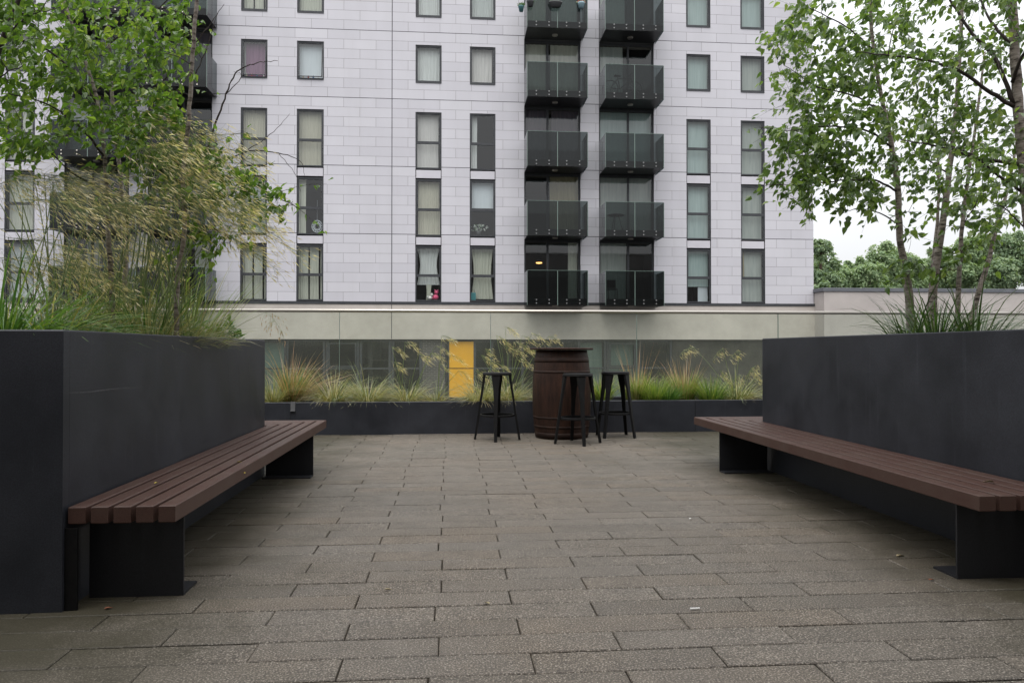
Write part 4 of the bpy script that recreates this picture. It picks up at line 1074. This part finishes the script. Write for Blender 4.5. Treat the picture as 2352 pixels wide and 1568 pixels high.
# left planter: two big golden oat clumps, sedges, mixed grasses, shrub
def tips(P, n, ya, yb, td, seed):
    r = random.Random(seed); return [(W(x, y, r.uniform(ya, yb)), td + Vector((r.uniform(-.35,.35), r.uniform(-.3,.3), r.uniform(-.2,.25)))) for x, y in sample_poly(P, n, r)]
def onsoil(px, Y, z): v = W(px, 760, Y); return Vector((v.x, Y, z))
gl = 'golden oat grasses in the left planter'
oat_clump('huge golden oat grass under the birch in the left planter, plumes streaming right', onsoil(350, 4.75, zsl),
          tips([(310,340),(400,290),(430,360),(490,430),(520,470),(470,520),(390,500),(320,430)], 26, 4.2, 5.0, Vector((.55,0,-.15)), 1) +
          tips([(300,250),(380,290),(420,360),(340,350)], 7, 4.2, 4.7, Vector((.55,0,-.2)), 2) + tips([(480,480),(560,500),(540,560),(470,560)], 4, 4.5, 5, Vector((.7,0,-.5)), 3),
          5, gl, [('blades','bluegrass',110,.40,1.2,.007,.2,1.0,(.1,0,0)), ('blades','sedge',40,.46,.7,.008,.2,1.0,(.15,0,0)), ('blades','straw',60,.38,1.2,.006,.2,1.0,(.1,0,0))], sl=.046, sw=.0058, nspk=70, plen=.40, br=.30, hang=.17, wind=Vector((.75,0,-.52)), stem_w=.0095)
oat_clump('broad golden oat grass at the far left of the left planter, plumes blown sideways', onsoil(120, 4.4, zsl),
          tips([(-40,400),(110,390),(250,430),(260,500),(120,500),(-40,480)], 16, 4.0, 4.7, Vector((.6,0,-.1)), 4) + tips([(-40,520),(80,540),(60,620),(-40,600)], 5, 4.0, 4.5, Vector((.6,0,-.2)), 6),
          6, gl, [('blades','bluegrass',70,.38,1.2,.007,.18,1.0,(0,0,0))], sl=.046, sw=.0056, nspk=90, plen=.46, br=.28, hang=.17, wind=Vector((.75,0,-.45)), stem_w=.0095)
oat_clump('shorter golden oat grass between the two birch stems, dense straw-coloured heads', onsoil(235, 5.2, zsl),
          tips([(150,520),(330,500),(360,620),(300,690),(170,680),(120,600)], 24, 4.7, 5.6, Vector((.5,0,-.35)), 7),
          7, gl, [('blades','straw',90,.36,1.2,.0065,.2,1.0,(0,0,0)), ('blades','sedge',45,.46,.8,.008,.2,1.0,(.1,0,0))], sl=.036, sw=.0056, nspk=75, plen=.32, br=.25, stem_w=.0085)
gs = 'grasses and sedges along the left planter rim'
grass_clump('bright green arching sedge at the left end of the tall planter', onsoil(20, 3.75, zsl),
            [('blades','sedge',190,.50,1.25,.0105,.22,1.0,(.25,0,0)), ('blades','darksedge',110,.46,1.3,.010,.22,1.0,(.2,0,0)), ('blades','limegrass',30,.5,1.2,.008,.2,1.0,(.2,0,0))], 51, gs, 'sedge')
grass_clump('second green sedge with long blades, just right of the leftmost', onsoil(130, 4.1, zsl), [('blades','sedge',130,.36,1.3,.009,.2,1.0,(.2,0,0)), ('blades','straw',40,.36,1.2,.007,.18,1.0,(.1,0,0))], 52, gs, 'sedge')
rg = random.Random(77)
labs = ['straw-tinted fine grass tuft at the rim below the paired stems', 'yellow-green fine grass tuft at the rim left of centre', 'grey-green fine grass tuft at the rim under the thick birch stem', 'loose fine grass tuft at the rim beside the leafy shrub']
for i, (px, Y) in enumerate(((215,4.35),(275,4.7),(360,4.8),(432,5.2))):
    grass_clump(labs[i], onsoil(px, Y, zsl), [('blades','straw',75,.27,1.3,.0065,.18,1.0,(.1,0,0)), ('blades','bluegrass',80,.30,1.3,.007,.18,1.0,(.1,0,0)), ('blades','limegrass',55,.24,1.2,.008,.16,1.0,(.1,0,0))], 60+i, gs)
for i, (px, Y, lab) in enumerate(((175, 4.9, 'tall thin yellow-green grass behind the second sedge'), (320, 5.3, 'tall thin yellow-green grass between the paired stems and thick stem'), (445, 5.6, 'tall thin yellow-green grass left of the leafy shrub'))):
    grass_clump(lab, onsoil(px, Y, zsl), [('blades','limegrass',60,.52,.55,.006,.16,1.0,(.25,0,0)), ('blades','stalk',55,.6,.5,.006,.16,1.0,(.3,0,0)), ('blades','straw',40,.45,.7,.006,.16,1.0,(.2,0,0))], 160+i, gs)
# single long stalk arching over the handrail
r = random.Random(9); bs = onsoil(470, 5.5, zsl); t = thing('oat_stalk', 'lone oat stalk arching right over the handrail with drooping brown head', 'grass stalk', bs)
ms, mk = MB(), MB(); tip = W(610, 717, 5.5)
plume(ms, mk, Vector((0,0,0)), tip-bs, Vector((.5,0,-.6)), r, .24, 44, .034, .006, .005, Vector((.12,0,-1)), .10)
ms.build('stalk', M['stalk'], t, True); mk.build('seed_head', M['redgrass'], t)  # the drooping brown part is a seed head
# leafy shrub
p = onsoil(500, 5.75, zsl); t = thing('leafy_shrub', 'small glossy bright green shrub at the right end of the left planter', 'shrub', p)
m, mst = MB(), MB(); r = random.Random(31)
for k in range(26):
    q = Vector((r.uniform(-.17,.17), r.uniform(-.12,.12), 0)); h = r.uniform(.12,.26); top = q + Vector((r.uniform(-.05,.05), r.uniform(-.05,.05), h))
    mst.tube([q, top], [.004,.002], 5)
    for j in range(13):
        u = r.uniform(.2,1); a = j*2.4; d = Vector((math.cos(a), math.sin(a), r.uniform(.2,1.1)))
        m.leaf(q.lerp(top,u), d, Vector((0,0,1)), r.uniform(.045,.075), .022, .3)
mst.build('stem', M['stalk'], t); m.build('foliage', M['shrub'], t)

# right planter
gr_ = 'grasses in the right planter'
grass_clump('dark green broad-bladed sedge round the birch stems in the right planter', onsoil(2150, 5.2, zsr), [('blades','darksedge',95,.46,1.05,.012,.20,1.0,(.08,0,0)), ('blades','sedge',55,.44,1.0,.010,.2,1.0,(0,0,0))], 71, gr_, 'sedge')
grass_clump('smaller loose sedge left of the birch stems in the right planter', onsoil(2085, 5.0, zsr), [('blades','darksedge',26,.45,1.1,.011,.1,1.0,(-.1,0,0))], 72, gr_, 'sedge')
grass_clump('arching dark sedge right of the birch stems in the right planter', onsoil(2245, 4.9, zsr), [('blades','darksedge',70,.5,1.0,.010,.14,1.0,(.15,0,0))], 73, gr_, 'sedge')
# low planter
zlo = ZLOW - .06; YG = 9.74; glw = 'ornamental grasses in the low planter'
def lowb(px, Y=YG): v = W(px, 900, Y); return Vector((v.x, Y, zlo))
grass_clump('tall russet-topped grass beside the left planter end', lowb(672), [('blades','sedge',170,.42,.45,.006,.09,1.0,(0,0,0)), ('blades','redgrass',130,.66,.75,.005,.09,1.0,(.35,0,0)), ('blades','straw',60,.5,.7,.005,.09,1.0,(.2,0,0))], 81, glw)
grass_clump('low straw mound at the leftmost end of the low planter', lowb(628, 9.65), [('blades','straw',160,.36,1.0,.005,.10,1.0,(0,0,0)), ('blades','bluegrass',110,.42,.9,.005,.10,1.0,(0,0,0))], 82, glw)
grass_clump('straw-skirted mound with grey-green top, between russet grass and tall oats', lowb(765, 9.72), [('blades','straw',300,.38,1.35,.005,.14,1.0,(0,0,0)), ('blades','bluegrass',170,.54,1.25,.005,.12,1.0,(0,0,0))], 83, glw)
grass_clump('grey-green fountain of grass just left of the tall oats', lowb(845, 9.74), [('blades','straw',260,.36,1.35,.005,.13,1.0,(0,0,0)), ('blades','bluegrass',190,.54,1.35,.005,.12,1.0,(0,0,0))], 84, glw)
def lowtips(pts, Y=9.6, td=Vector((.5,0,-.35))): return [(W(x, y, Y+random.uniform(-.15,.15)), td + Vector((random.uniform(-.2,.2), 0, random.uniform(-.1,.1)))) for x, y in pts]
fs = [('blades','straw',230,.34,1.35,.005,.12,1.0,(0,0,0)), ('blades','bluegrass',110,.42,1.2,.005,.11,1.0,(0,0,0))]
kw = dict(sl=.06, sw=.0048, nspk=52, plen=.18, wind=Vector((.7,0,-.6)), stem_w=.009, hang=.085, br=.10, wild=.7)
oat_clump('golden oat grass with separate tall heads left of the yellow door panel', lowb(935), lowtips([(900,795),(930,785),(962,812),(905,830),(990,810),(1000,795)]), 85, glw, fs, **kw)
oat_clump('golden oat grass leaning in front of the yellow door panel', lowb(1003, 9.75), lowtips([(1015,770),(1035,815),(1055,850),(1008,835),(1072,880)]), 86, glw, [('blades','straw',70,.24,1.3,.005,.10,1.0,(0,0,0)), ('blades','bluegrass',40,.3,1.1,.005,.09,1.0,(0,0,0))], **kw)
oat_clump('tallest golden oat grass beside the left stool and barrel', lowb(1165, 9.7), lowtips([(1115,800),(1140,770),(1160,750),(1150,790),(1180,785),(1200,770),(1222,765),(1190,820),(1130,830),(1215,800),(1230,810),(1260,772),(1105,815),(1170,800)]), 87, glw,
          [('blades','straw',260,.36,1.35,.005,.16,1.0,(0,0,0)), ('blades','bluegrass',170,.48,1.3,.005,.15,1.0,(0,0,0))], **kw)
oat_clump('small straw oat tuft right behind the left stool', lowb(1105, 9.5), lowtips([(1125,845),(1090,850)]), 95, glw, fs, **kw)
grass_clump('bright lime tuft between the barrel and the right stool', lowb(1382), [('blades','limegrass',200,.30,.7,.006,.09,1.0,(0,0,0)), ('blades','straw',60,.36,.7,.004,.08,1.0,(0,0,0))], 88, glw)
grass_clump('straw and lime grass right of the right stool', lowb(1462), [('blades','limegrass',190,.34,.65,.006,.12,1.0,(0,0,0)), ('blades','straw',150,.38,.6,.005,.12,1.0,(0,0,0)), ('blades','redgrass',30,.6,.3,.004,.1,1.0,(0,0,0))], 89, glw)
grass_clump('lime green tuft next to the dark green tuft', lowb(1502, 9.55), [('blades','limegrass',260,.33,.7,.006,.11,1.0,(0,0,0))], 90, glw)
grass_clump('dark green short tuft in the low planter', lowb(1533, 9.5), [('blades','sedge',220,.25,.8,.007,.09,1.0,(0,0,0))], 91, glw)
grass_clump('lime grass with russet seed tips in the low planter', lowb(1572), [('blades','limegrass',230,.36,.6,.006,.11,1.0,(0,0,0)), ('blades','redgrass',60,.52,.5,.005,.1,1.0,(0,0,0)), ('blades','straw',120,.36,.7,.005,.1,1.0,(0,0,0))], 92, glw)
grass_clump('mid green tuft left of the rightmost oats', lowb(1632, 9.55), [('blades','limegrass',150,.32,.75,.006,.11,1.0,(0,0,0)), ('blades','sedge',130,.33,.75,.006,.11,1.0,(0,0,0))], 93, glw)
oat_clump('grey-green golden oat grass beside the right planter end', lowb(1690), lowtips([(1592,797),(1660,800),(1700,805),(1725,845),(1735,840),(1655,850),(1700,860)], td=Vector((-.1,0,-.2))), 94, glw,
          [('blades','straw',160,.36,1.35,.005,.15,1.0,(0,0,0)), ('blades','bluegrass',240,.5,1.3,.0055,.15,1.0,(0,0,0))], **kw)

# --- far trees beyond the boundary wall
def far_tree(label, lobes, Y, seed, mt, n=2600, ls=.27):
    """lobes: (px, py, rpx) discs of crown seen over the wall, each given depth"""
    r = random.Random(seed); k = Y/FPX; c0 = W(lobes[0][0], 800, Y); base = Vector((c0.x, Y, -3.2))
    t = thing('broadleaf_tree', label, 'tree', base, 0, 'trees beyond the boundary wall')
    m, tr = MB(), MB(); tot = sum(l[2]**2 for l in lobes)
    for (px, py, rp) in lobes:
        c = W(px, py, Y + r.uniform(-2,2)) - base; R0 = rp*k
        tr.tube(spline([Vector((0,0,0)) + Vector((r.uniform(-.2,.2),0,0)), Vector((c.x*.25, c.y*.25, c.z*.55)), c], 4), [.22-.016*i for i in range(9)], 7)
        for _ in range(7):
            d = Vector((r.gauss(0,1), r.gauss(0,1), r.gauss(.2,.9))).normalized()*R0*.85
            tr.tube([c-Vector((0,0,R0*.3)), c+d*.5, c+d], [.07,.045,.015], 4, cap=False)
        # sub-clumps on the lobe surface
        subs = []
        for _ in range(int(26)):
            d = Vector((r.gauss(0,1), r.gauss(0,1), r.gauss(.15,1))).normalized(); subs.append((c + d*R0*r.uniform(.45,.92), R0*r.uniform(.2,.36), d))
        nn = int(n*rp**2/tot*1.6)
        for _ in range(nn):
            sc, sr, sdn = subs[r.randrange(len(subs))]
            d = Vector((r.gauss(0,1), r.gauss(0,1), r.gauss(.25,.9))).normalized(); q = sc + d*sr*r.uniform(.55,1.05)
            nr = (d*.6 + sdn*.3 + Vector((0,0,.7)) + Vector((r.gauss(0,.4), r.gauss(0,.4), r.gauss(0,.4))))
            ld = nr.cross(Vector((r.gauss(0,1), r.gauss(0,1), r.gauss(0,1)))); 
            if ld.length < .01: continue
            s = ls*r.uniform(.6,1.3); m.leaf(q, ld + Vector((0,0,-.4)), nr, s, s*.6, .3)
    tr.build('trunk', M['barkbrown'], t, True); m.build('crown', mt, t)
far_tree('tall narrow grey-green tree right against the white block corner', [(1885,572,26),(1895,612,34),(1872,640,34),(1905,650,34),(1880,680,40),(1920,690,40)], 58, 1, M['fartree2'], 9000)
far_tree('low pale green tree, first dome right of the block corner', [(1965,622,36),(1938,640,34),(1995,632,36),(1960,680,44),(2010,665,34)], 62, 2, M['fartree'], 9000)
far_tree('broad bright green domed tree behind the pale birch stems', [(2035,600,46),(2000,620,34),(2080,610,44),(2060,645,40),(2020,670,44),(2095,665,40)], 66, 3, M['fartree'], 12000)
far_tree('shorter green tree between the birch stems', [(2150,605,42),(2120,630,38),(2185,625,40),(2140,665,44),(2190,665,40)], 70, 4, M['fartree2'], 9000)
far_tree('tall rounded yellow-green tree right of the birch stems', [(2235,580,46),(2210,625,40),(2270,610,44),(2250,645,40),(2285,655,40)], 64, 5, M['fartree'], 12000)
far_tree('large dark tree at the right edge beyond the wall', [(2330,575,52),(2300,630,44),(2370,610,54),(2420,600,50)], 60, 6, M['fartree2'], 12000)

# ------------------------------------------------------------------ small litter on the terrace
lf = mat('dry_leaf', (.30,.25,.15), .8); pp = mat('white_paper', (.75,.74,.72), .7); yl = mat('yellow_leaf', (.42,.34,.05), .7); rd = mat('reddish_leaf', (.20,.07,.035), .8)
def litter(px, py, L, mt, label, rot, z=0.006, name='fallen_leaf', cat='leaf', wd=.5):
    p = G(px, py, z); m = MB(); d = Vector((math.cos(rot), math.sin(rot), .06)); m.leaf(-d*L*.5, d, Vector((.1,.1,1)), L, L*wd, .5)
    o = m.build(name, mt); o.location = p; tag(o, label, cat, 'bits of litter on the paving and benches' if cat == 'leaf' else None)
litter(892, 1352, .035, lf, 'pale dry leaf on the paving right of the left bench leg', .1)
litter(2068, 1275, .05, lf, 'dry cream leaf on the paving near the right bench leg', .2)
litter(1118, 1383, .035, lf, 'small curled leaf on the paving in the middle foreground', 2.2)
litter(1587, 1190, .03, pp, 'white speck of a leaf on the paving at mid right', .5)
litter(250, 1395, .035, rd, 'reddish curled leaf by the foot of the left planter corner', .6)
litter(2140, 1330, .035, rd, 'brown leaf at the foot of the right bench leg', .3)
for i, (px, py, lab) in enumerate(((549,1060,'yellow leaf scrap halfway along the left bench'), (360,1108,'yellow leaf scrap on the nearer half of the left bench'), (560,1085,'yellowish flake in the second gap of the left bench'))):
    litter(px, py, .028, yl, lab, i*1.1, .421)
litter(2270, 1105, .05, lf, 'pale dropping-like leaf on the nearer end of the right bench', 2.6, .421)
p = G(1596, 1397, .006); m = MB(); m.lathe([(.0035,-.02),(.0035,.02)], 10); m.v = [(z, x, y) for x, y, z in m.v]
o = m.build('cigarette_end', pp); o.location = p + Vector((0,0,.001)); o.rotation_euler = (0,0,R(3)); tag(o, 'white cigarette end lying in a paving joint at right foreground', 'cigarette')
# clear plastic clip hanging on the low planter edge
p = Vector((W(673, 930, YLOW).x, YLOW, ZLOW)); m = MB()
m.box(-.028,.028,-.008,-.002,-.10,.002); m.box(-.028,.028,-.03,-.009,-.107,-.10); m.box(-.028,.028,-.008,.045,.0025,.006)
o = m.build('clip', mat('clear_clip', (.14,.14,.145), .2, .6)); o.location = p; tag(o, 'small clear clip hooked over the low planter rim near the left bench', 'clip')
